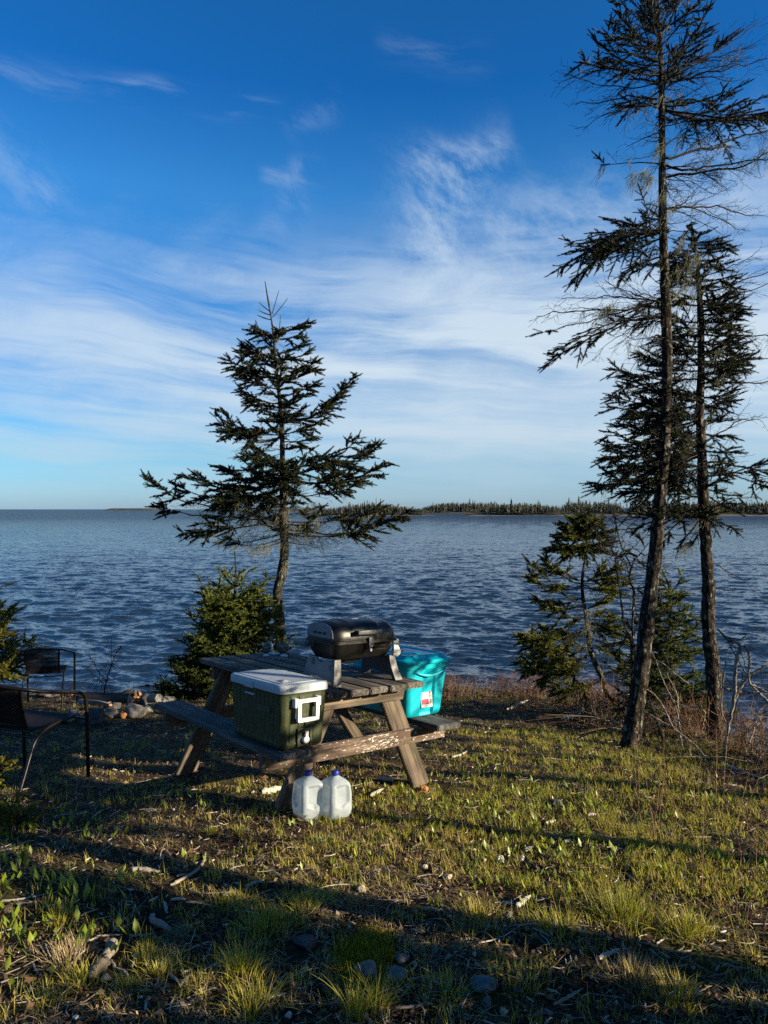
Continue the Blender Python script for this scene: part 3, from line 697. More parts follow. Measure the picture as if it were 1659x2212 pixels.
# ------------------------------------------------------------------ cooler
def groove_off(xs, ys, depth, z0, z1, gw=.0075):
    def f(p, z, hx, hy):
        p = p.copy()
        if z0 <= z <= z1:
            ed = min(1, (z - z0) / .012, (z1 - z) / .012)
            for i, (x, y) in enumerate(p):
                if abs(abs(y) - hy) < .004:
                    d = min((abs(x - gx) for gx in xs), default=1)
                    if d < gw: p[i, 1] -= np.sign(y) * depth * max(ed, 0)
                if abs(abs(x) - hx) < .004:
                    d = min((abs(y - gy) for gy in ys), default=1)
                    if d < gw: p[i, 0] -= np.sign(x) * depth * max(ed, 0)
        return p
    return f
def build_cooler():
    mm = on_table(-.527, .315, -.298)
    mm = mm @ Matrix.Rotation(radians(1.5), 4, 'Z') @ Matrix.Scale(1.05, 4)
    t = empty('cooler', mat=mm, label='green ribbed cooler with a pale lid resting on the near bench', cat='cooler')
    gm = m_plain('olive_green_plastic', (.036, .046, .016), .42, 0, .5, .0008, 260, .16)
    lm = m_plain('off_white_lid_plastic', (.36, .41, .46), .5, 0, .5, .0005, 240, .05)
    dk = m_plain('dark_green_recess', (.03, .038, .014), .6)
    xs = [-.10, -.045, .055, .112]; ys = [-.24, -.195, -.15, -.105, -.06, -.015, .03, .075, .12, .165, .21]
    ys = list(np.linspace(-.235, .235, 12))
    lv = [(.0, .120, .235, .03), (.004, .132, .247, .035), (.014, .140, .256, .04), (.03, .142, .259, .042)] + [(z, .142 + .014 * (z - .03) / .27, .259 + .014 * (z - .03) / .27, .042) for z in (.034, .045, .056, .10, .16, .22, .275, .287, .295)] + [(.30, .157, .274, .042), (.301, .15, .268, .04)]
    a = Acc(); rr_loft(a, lv, 70, 8, groove_off(xs, ys, .0045, .035, .292))
    body = a.build('body', gm, t, True)
    a = Acc(); rr_loft(a, [(.302, .150, .266, .04), (.303, .160, .278, .042), (.306, .1635, .2815, .045), (.335, .1635, .2815, .045), (.344, .161, .279, .045), (.349, .155, .273, .042), (.3505, .148, .266, .04)], 12, 8)
    lid = a.build('lid', lm, t, True)
    # lid details: raised panel, hinge line, worn sticker, front tab
    a = Acc(); rr_loft(a, [(.3500, .118, .235, .02), (.3535, .115, .232, .02)], 6, ctr=(-.012, 0)); a.build('lid_panel', lm, lid, True)
    a = Acc(); rr_loft(a, [(.3536, .028, .036, .004), (.3545, .028, .036, .004)], 2, ctr=(-.075, -.165)); a.build('worn_sticker', m_noise('worn_sticker', [(.4, (.30, .28, .22)), (.6, (.55, .57, .56))], 60, .8, 0), lid)
    prism('latch_tab', [(-.050, .0), (.050, .0), (.046, -.034), (-.046, -.034)], -.004, .004, lm, lid, Matrix.Translation((-.1655, .045, .335)) @ Matrix.Rotation(pi / 2, 4, 'Z') @ Matrix.Rotation(pi / 2, 4, 'X'), .003)
    box('tab_recess', (-.1605, -.004, .262), (-.1525, .094, .272), lm, body, .002)
    box('name_plate', (-.1575, -.165, .188), (-.149, -.03, .222), dk, body, .003)
    # swing handle on the near end
    y0 = -.277
    for x in (-.072, .072):
        bm = bmesh.new(); bbox(bm, (x - .013, y0 - .024, .228), (x + .013, y0 + .012, .278)); bm_obj('handle_bracket', bm, M['white_plastic'], t, True, .007, 3)
    bm = bmesh.new(); o_ = rrect(.069, .060, .008, 2, 3); i_ = rrect(.048, .041, .006, 2, 3)
    vs = {}
    for nm, pts, yy in (('o0', o_, y0 - .012), ('o1', o_, y0 - .030), ('i0', i_, y0 - .012), ('i1', i_, y0 - .030)): vs[nm] = [bm.verts.new((p[0], yy, .213 + p[1])) for p in pts]
    n = len(o_)
    for k in range(n):
        j = (k + 1) % n
        for q in (('o0', 'o1'), ('o1', 'i1'), ('i1', 'i0'), ('i0', 'o0')): bm.faces.new((vs[q[0]][k], vs[q[0]][j], vs[q[1]][j], vs[q[1]][k]))
    bm_obj('handle', bm, M['white_plastic'], t, False, 0)
    # relief text panel and drain
    box('relief_panel', (.002, -.2725, .122), (.088, -.268, .158), gm, body, .002)
    for k in range(3): box('relief_line', (.008, -.2745, .128 + k * .009), (.080, -.2720, .1315 + k * .009), gm, body, .0012)
    prism('drain_recess', [(-.045, .015), (.038, .015), (.038, .105), (-.045, .105)], -.004, .004, dk, body, Matrix.Translation((0, -.2655, 0)) @ Matrix.Rotation(pi / 2, 4, 'X'), .003)
    prism('drain_frame', [(.034, .010), (.040, .010), (.040, .112), (-.045, .112), (-.045, .106), (.034, .106)], -.004, .005, gm, body, Matrix.Translation((0, -.270, 0)) @ Matrix.Rotation(pi / 2, 4, 'X'), .001)
    a = Acc(); tubes(a, np.array([[0, -.258, .052], [0, -.290, .052], [0, -.294, .052]]), np.array([.020, .019, .015]), 16, cap=True); dr = a.build('drain_plug', M['white_plastic'], t, True)
    prism('plug_tab', [(-.006, .06), (.008, .06), (.012, .098), (-.008, .098)], -.004, .004, M['white_plastic'], dr, Matrix.Translation((0, -.288, 0)) @ Matrix.Rotation(pi / 2, 4, 'X'), .002)
build_cooler()

# ------------------------------------------------------------------ storage tote
def text(name, body, size, mat, parent, mtx, ext=.0003):
    c = bpy.data.curves.new(name, 'FONT'); c.body = body; c.size = size; c.align_x = 'CENTER'; c.align_y = 'CENTER'; c.extrude = ext
    tmp = bpy.data.objects.new(name, c); me = bpy.data.meshes.new_from_object(tmp); bpy.data.objects.remove(tmp)
    o = link(name, me, None, parent); me.materials.clear(); me.materials.append(mat); o.matrix_local = mtx; return o
def build_tote():
    mm = on_table(.615, .55, -.298) @ Matrix.Rotation(radians(1.5), 4, 'Z') @ Matrix.Diagonal((1.04, 1.12, 1.03, 1))
    t = empty('storage_tote', mat=mm, label='turquoise plastic storage tote with snap-on lid and paper label, on the far bench', cat='storage tote')
    tm = m_plain('turquoise_plastic', (.0, .46, .58), .38, 0, .5, .0003, 120, .06)
    def off(p, z, hx, hy):
        p = p.copy(); k = np.clip((z - .0) / .02, 0, 1) * np.clip((.315 - z) / .04, 0, 1)
        for i, (x, y) in enumerate(p):      # recessed channel in each end, shallow flutes in the sides
            if abs(abs(y) - hy) < .006: p[i, 1] -= np.sign(y) * .016 * k * np.clip((.060 + .0 * z - abs(x - .012)) / .012, 0, 1)
            if abs(abs(x) - hx) < .006: p[i, 0] -= np.sign(x) * .014 * k * sum(np.clip((.045 - abs(y - q)) / .012, 0, 1) for q in (-.13, .13))
        return p
    lv = [(0, .148, .235, .03), (.006, .156, .243, .035), (.02, .160, .248, .04)]
    for z in np.linspace(.03, .315, 16): lv.append((z, .160 + .030 * z / .35, .248 + .034 * z / .35, .042))
    lv += [(.318, .195, .288, .05), (.35, .199, .292, .05), (.362, .203, .296, .05), (.364, .199, .29, .05)]
    a = Acc(); rr_loft(a, lv, 40, 8, off); body = a.build('tub', tm, t, True)
    a = Acc(); rr_loft(a, [(.350, .204, .297, .05), (.352, .212, .305, .056), (.360, .217, .310, .06), (.372, .217, .310, .06), (.379, .211, .304, .056), (.381, .198, .290, .052), (.392, .186, .276, .05), (.404, .181, .271, .05), (.409, .176, .266, .048), (.409, .162, .252, .045), (.401, .155, .245, .042), (.400, .12, .20, .04)], 12, 8, c0=True)
    lid = a.build('lid', tm, t, True)
    a = Acc(); rr_loft(a, [(.4005, .10, .18, .09), (.407, .095, .172, .086), (.409, .08, .15, .07)], 8, 8); a.build('lid_boss', tm, lid, True)
    # swoosh grip lip under the rim at the end
    hp = spline([(-.13, -.2815, .300), (-.07, -.287, .282), (.0, -.289, .272), (.07, -.287, .280), (.15, -.282, .298)], 20)
    a = Acc(); tubes(a, hp, np.linspace(.010, .010, 20) * np.sin(np.linspace(.25, pi - .25, 20)), 8, cap=True); a.build('grip_lip', tm, body, True)
    # label on the end
    f = Matrix.Translation((.012, -.2475, .142)) @ Matrix.Rotation(radians(90 - 5.5), 4, 'X')
    wm = m_plain('label_paper', (.82, .82, .80), .5, var=.02); red = m_plain('label_red', (.50, .015, .06), .5); bk = m_plain('label_ink', (.03, .01, .015), .5); gy = m_plain('label_grey', (.45, .45, .46), .5)
    gn = m_plain('label_green', (.20, .22, .03), .5); rd = m_plain('label_bright_red', (.48, .01, .01), .5)
    lb = prism('label', [(-.050, -.085), (.050, -.085), (.050, .085), (-.050, .085)], -.0005, .0006, wm, t, f, 0)
    prism('label_block', [(-.048, -.066), (.018, -.066), (.018, -.030), (-.048, -.030)], .0007, .0011, red, lb, None, 0)
    text('label_text', 'TUFF', .028, m_plain('label_dark_red', (.12, .01, .02), .5), lb, Matrix.Translation((-.013, .064, .0009)))
    text('label_text', 'STORE', .0125, gy, lb, Matrix.Translation((-.013, .043, .0009)))
    text('label_text', '72', .026, bk, lb, Matrix.Translation((-.012, -.012, .0009)))
    text('label_text', 'L', .012, bk, lb, Matrix.Translation((.009, -.014, .0009)))
    for k in range(2): prism('label_line', [(-.044 + .008 * k, .018 - k * .008), (.014, .018 - k * .008), (.014, .022 - k * .008), (-.044 + .008 * k, .022 - k * .008)], .0007, .0010, gy, lb, None, 0)
    for k, (yy, m_) in enumerate(((.066, rd), (.040, gn), (.013, rd), (-.012, gn))):
        prism('label_emblem', [(.020, yy - .013), (.034, yy - .013), (.047, yy), (.034, yy + .013), (.020, yy + .013)], .0007, .0012 + .0001 * k, m_, lb, None, 0)
    for k in range(6): prism('barcode_bar', [(.026 + k * .0034, -.066), (.0278 + k * .0034, -.066), (.0278 + k * .0034, -.032), (.026 + k * .0034, -.032)], .0007, .0010, bk, lb, None, 0)
    for k in range(2): prism('label_line', [(-.046, -.074 - .005 * k), (.005, -.074 - .005 * k), (.005, -.072 - .005 * k), (-.046, -.072 - .005 * k)], .0007, .0010, gy, lb, None, 0)
build_tote()

# ------------------------------------------------------------------ water jugs
def m_jug():
    m, g, b, o = newmat('milky_plastic'); v = coord(g)
    c = g.mix(g.noise(v, 9, 3, .5).outputs[0], (.47, .54, .60, 1), (.57, .64, .69, 1))
    g.put(b.inputs['Base Color'], c); b.inputs['Roughness'].default_value = .28
    b.inputs['Subsurface Weight'].default_value = .0
    t = g.n('ShaderNodeBsdfTranslucent'); g.put(t.inputs[0], c); mx = g.n('ShaderNodeMixShader'); mx.inputs[0].default_value = .30
    g.nt.links.new(b.outputs[0], mx.inputs[1]); g.nt.links.new(t.outputs[0], mx.inputs[2])
    tr = g.n('ShaderNodeBsdfTransparent'); tr.inputs[0].default_value = (.86, .90, .92, 1); m2 = g.n('ShaderNodeMixShader'); m2.inputs[0].default_value = .34
    g.nt.links.new(mx.outputs[0], m2.inputs[1]); g.nt.links.new(tr.outputs[0], m2.inputs[2]); g.nt.links.new(m2.outputs[0], o.inputs[0])
    bump(g, b, g.noise(v, 40, 3, .5).outputs[0], .002, .5)
    return m
JUG_M = m_jug(); JW = None
def build_jug(px, Y, rz, label, seed):
    p = hit(px, Y); p[2] -= .006
    t = empty('water_jug', p, label=label, cat='water jug', group='water jugs on the grass'); t.rotation_euler = (0, 0, rz); t.scale = (1.02, 1.02, 1.08)
    n = 96; ph = np.arange(n) * 2 * pi / n
    rings = []
    zs = np.concatenate([[0, .001, .006, .016, .030], np.linspace(.045, .150, 18), np.linspace(.155, .218, 18), [.2225, .226, .236]])
    hw = np.interp(zs, [0, .006, .016, .03, .055, .10, .145, .175, .190, .203, .214, .2215, .236], [.046, .055, .062, .069, .0755, .0750, .0725, .0695, .0640, .0475, .0300, .0195, .0185])
    ex = np.interp(zs, [0, .03, .185, .205, .222], [4.6, 5.4, 5.2, 3.6, 2.0])
    rg = np.random.default_rng(seed)
    for z, h, e in zip(zs, hw, ex):
        c, s = np.abs(np.cos(ph)), np.abs(np.sin(ph)); r = h / (c ** e + s ** e) ** (1 / e)
        q = ((ph + pi / 4) % (pi / 2)) - pi / 4                 # angle from face centre
        fc = np.clip((.56 - np.abs(q)) / .07, 0, 1); fc = fc * fc * (3 - 2 * fc)
        zz = np.clip((z - .068 - .10 * np.abs(q) ** 1.0 * .35) / .012, 0, 1) * np.clip((.188 - z) / .014, 0, 1)
        low = np.clip((.055 - z) / .015, 0, 1) * np.clip((z - .01) / .015, 0, 1)
        r = r - .0150 * fc * zz - .002 * np.sin(q * 6 + 1) * low
        r = r + .0012 * np.sin(ph * 3 + z * 60 + seed) * np.clip((z - .02) / .05, 0, 1) * (z < .2)
        rings.append(np.c_[r * np.cos(ph), r * np.sin(ph), np.full(n, z)])
    a = Acc(); loft(a, rings); a.build('bottle', JUG_M, t, True)
    hp = spline([(.052, .052, .150), (.066, .066, .135), (.068, .068, .11), (.060, .060, .085)], 12)
    a = Acc(); tubes(a, hp, np.full(12, .012), 10, cap=True); a.build('handle', JUG_M, t, True)
    blue = M.setdefault('blue_cap', m_plain('blue_cap_plastic', (.01, .035, .30), .4))
    a = Acc(); nn = 40; aa = np.arange(nn) * 2 * pi / nn; kn = .0215 + .0006 * (np.arange(nn) % 2)
    loft(a, [np.c_[k * np.cos(aa) * s_, k * np.sin(aa) * s_, np.full(nn, z)] for z, s_, k in ((.226, 1, kn), (.228, 1, kn), (.243, 1, kn), (.2465, .93, kn), (.247, .8, kn))]); a.build('cap', blue, t, True)
build_jug(666, 1766, radians(33), 'milky water jug with blue cap, left one of the pair, against the table leg', 1)
build_jug(724, 1765, radians(38), 'milky water jug with blue cap, right one of the pair on the grass', 2)

# ------------------------------------------------------------------ things left on the far end of the table
def build_finds():
    def at(px, py):
        d = Vector(((px - 829.5) / FP, 1, -(py - 1100) / FP)); n = Vector((TM[0][2], TM[1][2], TM[2][2])); o = Vector((0, 0, CAMZ)); p0 = TM @ Vector((0, 0, .002))
        return o + d * ((p0 - o).dot(n) / d.dot(n))
    st = m_noise('mottled_brown_stone', [(.3, (.05, .035, .03)), (.5, (.15, .11, .095)), (.7, (.34, .27, .23))], 34, .9, .004, 6)
    wh = m_noise('white_shell', [(.3, (.55, .52, .48)), (.7, (.82, .80, .76))], 40, .6, .002)
    dk = m_noise('brown_crab_shell', [(.35, (.03, .022, .02)), (.5, (.12, .075, .065)), (.65, (.34, .29, .27))], 40, .6, .004)
    p = at(611, 1410); a = Acc(); blob(a, (0, 0, .042), (.052, .045, .043), 5, .12, 4, 3); a.build('stone', st, None, True, label='round mottled brown stone at the far edge of the tabletop', cat='stone').location = p
    p = at(579, 1411); t = empty('crab_shell', p, label='upturned brown crab shell with a white spiky claw standing up', cat='shell')
    a = Acc(); blob(a, (0, 0, .045), (.042, .030, .042), 9, .3, 3, 3.5); a.build('carapace', dk, t, True)
    a = Acc(); tubes(a, spline([(.03, -.02, .02), (.036, -.03, .05), (.030, -.03, .085), (.026, -.028, .10)], 10), np.interp(np.linspace(0, 1, 10), [0, .4, .6, 1], [.010, .008, .010, .003]), 7, cap=True)
    tubes(a, spline([(.034, -.03, .06), (.048, -.03, .07), (.055, -.028, .085)], 6), np.linspace(.006, .002, 6), 6, cap=True); a.build('claw', wh, t, True)
    def shard(px, py, L, w, rz, lab, sd):
        p = at(px, py); rg = np.random.default_rng(sd); n = 14; m = 5; V = []
        for i in range(n):
            tt = i / (n - 1) - .5; ww = w * (1 - (2 * tt) ** 2 * .8) * rg.uniform(.75, 1.15)
            for j in range(m): s = j / (m - 1) - .5; V.append((tt * L, s * ww, .014 * (1 - 4 * s * s) * (1 - 3 * tt * tt) + .004 + rg.normal(0, .0012)))
        i = np.arange(n * m).reshape(n, m); a = Acc(); q = np.stack([i[:-1, :-1], i[1:, :-1], i[1:, 1:], i[:-1, 1:]], -1).reshape(-1, 4)
        a.add(V, q); V2 = np.array(V); V2[:, 2] -= .003; a.add(V2, q[:, ::-1]); o = a.build('shell_piece', wh, None, True, label=lab, cat='shell', group='broken shell pieces on the tabletop'); o.location = p; o.rotation_euler = (0, 0, rz)
    shard(592, 1413, .095, .036, -.3, 'long white shell piece lying between the crab shell and the round stone', 1)
    shard(614, 1418, .07, .034, -.5, 'white shell piece in front of the round stone', 2)
    shard(575, 1417, .05, .026, .3, 'small bluish white shell chip in front of the crab shell', 3)
build_finds()

# ------------------------------------------------------------------ chairs
def build_chair(loc, yaw, label):
    t = empty('patio_chair', loc, label=label, cat='chair', group='brown tube-framed wicker chairs'); t.rotation_euler = (0, 0, yaw)
    fm = M.setdefault('chair_tube', m_plain('brown_painted_tube', (.012, .0075, .006), .35, .3, .5)); wk = M.setdefault('wicker', m_plain('dark_woven_wicker', (.010, .009, .009), .55))
    side = [(.265, .285, 0), (.268, .27, .40), (.272, .25, .585), (.27, .05, .635), (.262, -.12, .675), (.20, -.25, .715)]
    loop = side + [(0, -.315, .745)] + [(-x, y, z) for x, y, z in side[::-1]]
    p = fillet(loop[:4], .07, 6); q = spline(np.vstack([p[-1:], np.array(loop[4:9])[:, :], [(-.27, .05, .635)]]), 40); r = fillet([(-.27, .05, .635)] + [(-x, y, z) for x, y, z in side[2::-1]], .07, 6)
    tube_obj('arm_frame', np.vstack([p, q[1:-1], r]), .0125, fm, t, 10)
    for s in (-1, 1):
        tube_obj('rear_leg', fillet([(.205 * s, .22, .432), (.205 * s, -.02, .425), (.215 * s, -.155, .38), (.228 * s, -.34, 0)], .09, 8), .011, fm, t)
        tube_obj('seat_stay', [(.205 * s, .21, .425), (.268 * s, .268, .40)], .008, fm, t, 6)
        tube_obj('back_post', fillet([(.175 * s, -.17, .425), (.178 * s, -.215, .55), (.19 * s, -.262, .71)], .05), .009, fm, t)
    tube_obj('cross_bar', [(-.206, .15, .398), (.206, .15, .398)], .008, fm, t, 8)
    tube_obj('cross_bar', [(-.222, -.14, .386), (.222, -.14, .386)], .008, fm, t, 8)
    tube_obj('seat_bar', [(-.205, .215, .432), (.205, .215, .432)], .011, fm, t, 8)
    a = Acc(); ys = np.arange(-.185, .225, .0105); P = []
    for y in ys:
        sag = -.018 * (1 - ((y - .02) / .22) ** 2); P.append([(-.208, y, .437), (-.12, y, .437 + sag), (0, y, .437 + sag * 1.25), (.12, y, .437 + sag), (.208, y, .437)])
    tubes(a, np.array(P), np.full((len(P), 5), .0056), 5)
    sx = np.array([-.15, -.05, .05, .15]); tubes(a, np.array([[(x, -.19, .435), (x, -.08, .415), (x, .1, .413), (x, .225, .434)] for x in sx]), np.full((4, 4), .004), 5)
    a.build('seat', wk, t, True)
    a = Acc(); P = []
    for x in np.arange(-.17, .171, .0098):
        k = 1 - (x / .19) ** 2; P.append([(x, -.165 - .008 * k, .425), (x * 1.02, -.205 - .016 * k, .53), (x * 1.05, -.238 - .022 * k, .63), (x * 1.09, -.262 - .045 * k, .715 + .024 * k)])
    tubes(a, np.array(P), np.full((len(P), 4), .0048), 5)
    for z in (.47, .52, .57, .62, .67):
        y = np.interp(z, [.425, .53, .63, .715], [-.165, -.205, -.238, -.262]); xs = np.linspace(-.18, .18, 9); tubes(a, np.c_[xs, y - .016 * (1 - (xs / .19) ** 2), np.full(9, z)], np.full(9, .0042), 5)
    a.build('backrest', wk, t, True)
    return t
_r = hit(31, 1745); _f = hit(190, 1690); _d = _f - _r; _yaw = math.atan2(-_d[0], _d[1])
def chair_at(ref, refl, yaw, label):
    c, s = cos(yaw), sin(yaw); o = np.array([refl[0] * c - refl[1] * s, refl[0] * s + refl[1] * c]); p = ref[:2] - o
    z = np.mean([gz(p[0] + (x * c - y * s), p[1] + (x * s + y * c)) for x in (-.26, .26) for y in (-.34, .285)])
    o_ = build_chair((p[0], p[1], z - .005), yaw, label)
    return o_
_n = chair_at(_f, (.265, .285), radians(-17), 'near brown wicker chair cut by the left edge, facing the fire ring')
chair_at(hit(100, 1527), (0, 0), radians(13), 'far brown wicker chair beyond the fire ring, turned towards the water')
#@@PART3
# ------------------------------------------------------------------ trees
class Tree:
    def __init__(s, name, label, cat, base, bark='bark', needle='needle', group=None, seed=1, nl=.017, nw=.0045, nn=14, ln=(.05, .10)):
        s.name = name; s.base = np.asarray(base, float); s.rg = np.random.default_rng(seed); s.seed = seed
        s.root = empty(name, s.base, label=label, cat=cat, group=group); s.bark = bark; s.needle = needle
        s.trunk_a = Acc(); s.limb = Acc(); s.crown = Acc(); s.lich = Acc()
        s.nl, s.nw, s.nn, s.ln = nl * 1.32, nw * 1.85, int(nn * 1.5), ln
        s.tr = None
    def trunk(s, pts, m=60, n=14, wob=.02, smooth=None):
        p = spline(pts, m); r = p[:, 3].copy()
        rg = s.rg; q = p[:, :3].copy()
        q[1:-1] += (rg.normal(size=(m - 2, 3)) * r[1:-1, None] * wob * 3)
        r *= 1 + rg.normal(0, .05, m)
        tubes(s.trunk_a, q, r, n, rg.random() * .3, cap=True); s.tr = (q, r)
        return s
    def at(s, z):
        q = s.tr[0]; return np.array([np.interp(z, q[:, 2], q[:, 0]), np.interp(z, q[:, 2], q[:, 1]), z])
    def shoots(s, O, Dv, L, tint):
        O = np.asarray(O); 
        if len(O): needles(s.crown, O, Dv, L, s.nn, s.nl, s.nw, .85, tint, s.seed + len(s.crown.V))
    def lichen(s, P, n=10, L=.09):
        rg = s.rg; P = np.asarray(P); m = len(P)
        if m == 0: return
        o = np.repeat(P, n, 0) + rg.normal(0, .018, (m * n, 3)); ln = rg.uniform(.4, 1.2, (m * n, 1)) * L
        wind = np.array([-.55, .2, 0])
        k = np.linspace(0, 1, 4)[None, :, None]
        d = np.array([0, 0, -1.]) + wind * rg.uniform(.2, .9, (m * n, 1)) + rg.normal(0, .35, (m * n, 3))
        q = o[:, None] + d[:, None] * ln[:, None] * k + rg.normal(0, .006, (m * n, 4, 3)) * k
        tubes(s.lich, q, np.full((m * n, 4), .0017) * np.array([1, 1, .8, .4]), 3, rg.random(m * n))
    def branch(s, a, b, r=.012, g=(.2, 1.0), dens=1.0, sl=.42, sag=.06, lich=0.0, fill=1.0, up=.0, crook=.02, maxl=.5, flat=.55, tint=.5, minl=.07, ter=1.0, step=.050, clump=.40):
        """a limb from a to b with side twigs; g = green part of its length"""
        rg = s.rg; a = np.asarray(a, float); b = np.asarray(b, float); L = np.linalg.norm(b - a)
        if L < .03: return
        m = 14; t = np.linspace(0, 1, m)[:, None]
        P = a + (b - a) * t; P[:, 2] -= sag * L * 4 * (t * (1 - t))[:, 0]; P[:, 2] += up * L * ((t[:, 0] - .0) ** 2 - t[:, 0])
        w = np.cumsum(rg.normal(0, 1, (m, 3)), 0); w -= t * w[-1]; P[1:-1] += w[1:-1] * crook * L / 3
        R = r * .72 * (1 - .82 * t[:, 0]) + .0012
        tubes(s.limb, P, R, 5, .15 + .3 * rg.random())
        n = max(3, int(L / step * dens)); ts = np.sort(np.clip(np.linspace(.06, .99, n) + rg.uniform(-.5, .5, n) * .9 / n, .03, 1))
        if clump > 0:      # foliage gathers in separate masses
            e = (np.asarray(P[np.clip((ts * (m - 1)).round().astype(int), 0, m - 1)])); cn = vnoise(e[:, 0] * 4.6 + e[:, 2] * 3.1 + 7, e[:, 1] * 4.6 + e[:, 2] * 4.3 + 3)
            kp = (cn > clump) | (rg.random(n) < .22); kp[-2:] = True; ts = ts[kp]; n = len(ts)
        fi = ts * (m - 1); i0 = np.clip(fi.astype(int), 0, m - 2); fr = (fi - i0)[:, None]
        O = P[i0] * (1 - fr) + P[i0 + 1] * fr; T = nrm(P[i0 + 1] - P[i0])
        up_ = np.array([0, 0, 1.]); S = np.cross(T, up_); S = np.where(np.linalg.norm(S, axis=1, keepdims=True) < .15, rg.normal(size=(n, 3)), S); S = nrm(S); U = np.cross(S, T)
        ro = rg.normal(0, flat, n)[:, None]; sg = np.where(np.arange(n) % 2, 1, -1)[:, None]
        side = (S * np.cos(ro) + U * np.sin(ro)) * sg
        an = rg.uniform(.55, 1.15, n)[:, None]
        dv = nrm(T * np.cos(an) + side * np.sin(an) + rg.normal(0, .10, (n, 3)))
        ln = np.clip((sl * L * (1 - ts) ** .75 * rg.uniform(.5, 1.2, n) + minl * rg.uniform(.7, 1.3, n)), .03, maxl)
        k = 5; tau = np.linspace(0, 1, k)[None, :, None]
        bend = nrm(T + rg.normal(0, .3, (n, 3))) * .25
        Q = O[:, None] + dv[:, None] * (ln[:, None, None] * tau) + bend[:, None] * (ln[:, None, None] * tau ** 2) * .6
        green = (ts >= g[0] + rg.normal(0, .05, n)) & (ts <= g[1] + .001) & (rg.random(n) < fill)
        cr = np.where(green, .010, .022)[:, None, None] * ln[:, None, None] * 2.0
        Q[:, 1:] += rg.normal(0, 1, (n, k - 1, 3)) * cr * .5
        Q[:, :, 2] -= (ln[:, None] * tau[:, :, 0] ** 2) * .10
        rr = np.clip(ln * .010, .0018, .006)
        tubes(s.limb, Q, rr[:, None] * np.linspace(1, .35, k)[None], 3, rg.uniform(0, .9, n))
        # tertiary twiglets
        nt = np.maximum((ln / .030 * ter).astype(int), 1); mx = int(nt.max())
        J = (np.arange(mx)[None] + rg.uniform(.1, .9, (n, mx))) / nt[:, None]; ok = J < .98
        I, K = np.nonzero(ok); tj = J[I, K]
        f2 = tj * (k - 1); j0 = np.clip(f2.astype(int), 0, k - 2); ff = (f2 - j0)[:, None]
        o2 = Q[I, j0] * (1 - ff) + Q[I, j0 + 1] * ff; t2 = nrm(Q[I, j0 + 1] - Q[I, j0])
        s2 = np.cross(t2, np.array([0, 0, 1.])); s2 = nrm(s2 + rg.normal(0, .25, s2.shape)); sg2 = np.where(K % 2, 1, -1)[:, None]
        a2 = rg.uniform(.5, 1.05, len(I))[:, None]
        d2 = nrm(t2 * np.cos(a2) + s2 * sg2 * np.sin(a2) + rg.normal(0, .18, t2.shape) + np.array([0, 0, .05]))
        l2 = rg.uniform(*s.ln, len(I)) * (1.1 - .35 * tj)
        gm = green[I]
        bt = np.clip(tint + rg.normal(0, .16, n), 0, 1)
        if gm.any():
            s.shoots(o2[gm], d2[gm], l2[gm], np.clip(bt[I][gm] + rg.normal(0, .15, gm.sum()), 0, 1))
        bm_ = ~gm
        if bm_.any():
            ob, db, lb = o2[bm_], d2[bm_], l2[bm_] * 1.15; kk = np.linspace(0, 1, 3)[None, :, None]
            q3 = ob[:, None] + db[:, None] * lb[:, None, None] * kk + rg.normal(0, .006, (len(ob), 3, 3)) * kk
            tubes(s.limb, q3, np.full((len(ob), 3), .0014), 3, rg.uniform(0, .9, len(ob)))
        # shoots along the twig itself and the leader
        gi = np.nonzero(green)[0]
        if len(gi):
            ns = 6; tt = (np.arange(ns) + .5) / ns
            for j in range(1, ns):
                f3 = tt[j] * (k - 1); q0 = int(f3); fq = f3 - q0
                oo = Q[gi, q0] * (1 - fq) + Q[gi, q0 + 1] * fq; dd = Q[gi, q0 + 1] - Q[gi, q0]
                lw = ln[gi] / ns * 1.15
                s.shoots(oo, dd, lw, np.clip(bt[gi] + rg.normal(0, .1, len(gi)), 0, 1))
            s.shoots(Q[gi, -1] - nrm(Q[gi, -1] - Q[gi, -2]) * .01, Q[gi, -1] - Q[gi, -2], np.full(len(gi), s.ln[1] * .8), np.clip(bt[gi] + .2, 0, 1))
            lead = np.arange(int(g[0] * (m - 1)) + 1, m)
            s.shoots(P[lead - 1], P[lead] - P[lead - 1], np.full(len(lead), L / m * 1.1), np.full(len(lead), tint))
        if lich > 0:
            c = rg.random(n) < lich; s.lichen(Q[c, rg.integers(1, 4, c.sum())], 9, .10)
            c2 = rg.random(m) < lich * .8; s.lichen(P[c2], 9, .11)
    def build(s):
        s.trunk_a.build('trunk', M[s.bark], s.root, True, s.base)
        if s.limb.V: s.limb.build('branches', M['twig'], s.root, False, s.base)
        if s.crown.V: s.crown.build('crown', M[s.needle], s.root, False, s.base)
        if s.lich.V: s.lich.build('hanging_lichen', M['lichen'], s.root, False, s.base, kind='stuff')
        return s.root

def C3(x, y): return 301.7 + .4018 * x, 592.5 + .4018 * y
def C4(x, y): return 1097.2 + .372 * x, .372 * y
def C5(x, y): return 1097.2 + .4218 * x, 768 + .4218 * y
def trunk_pts(conv, pts, Y, lean=0):
    out = []
    for i, (x, y, wpx) in enumerate(pts):
        px, py = conv(x, y); yy = Y + lean * i / max(len(pts) - 1, 1); p = D(px, py, yy); sc = conv(1, 0)[0] - conv(0, 0)[0]; out.append([*p, wpx * sc / 2 / FP * yy])
    return out

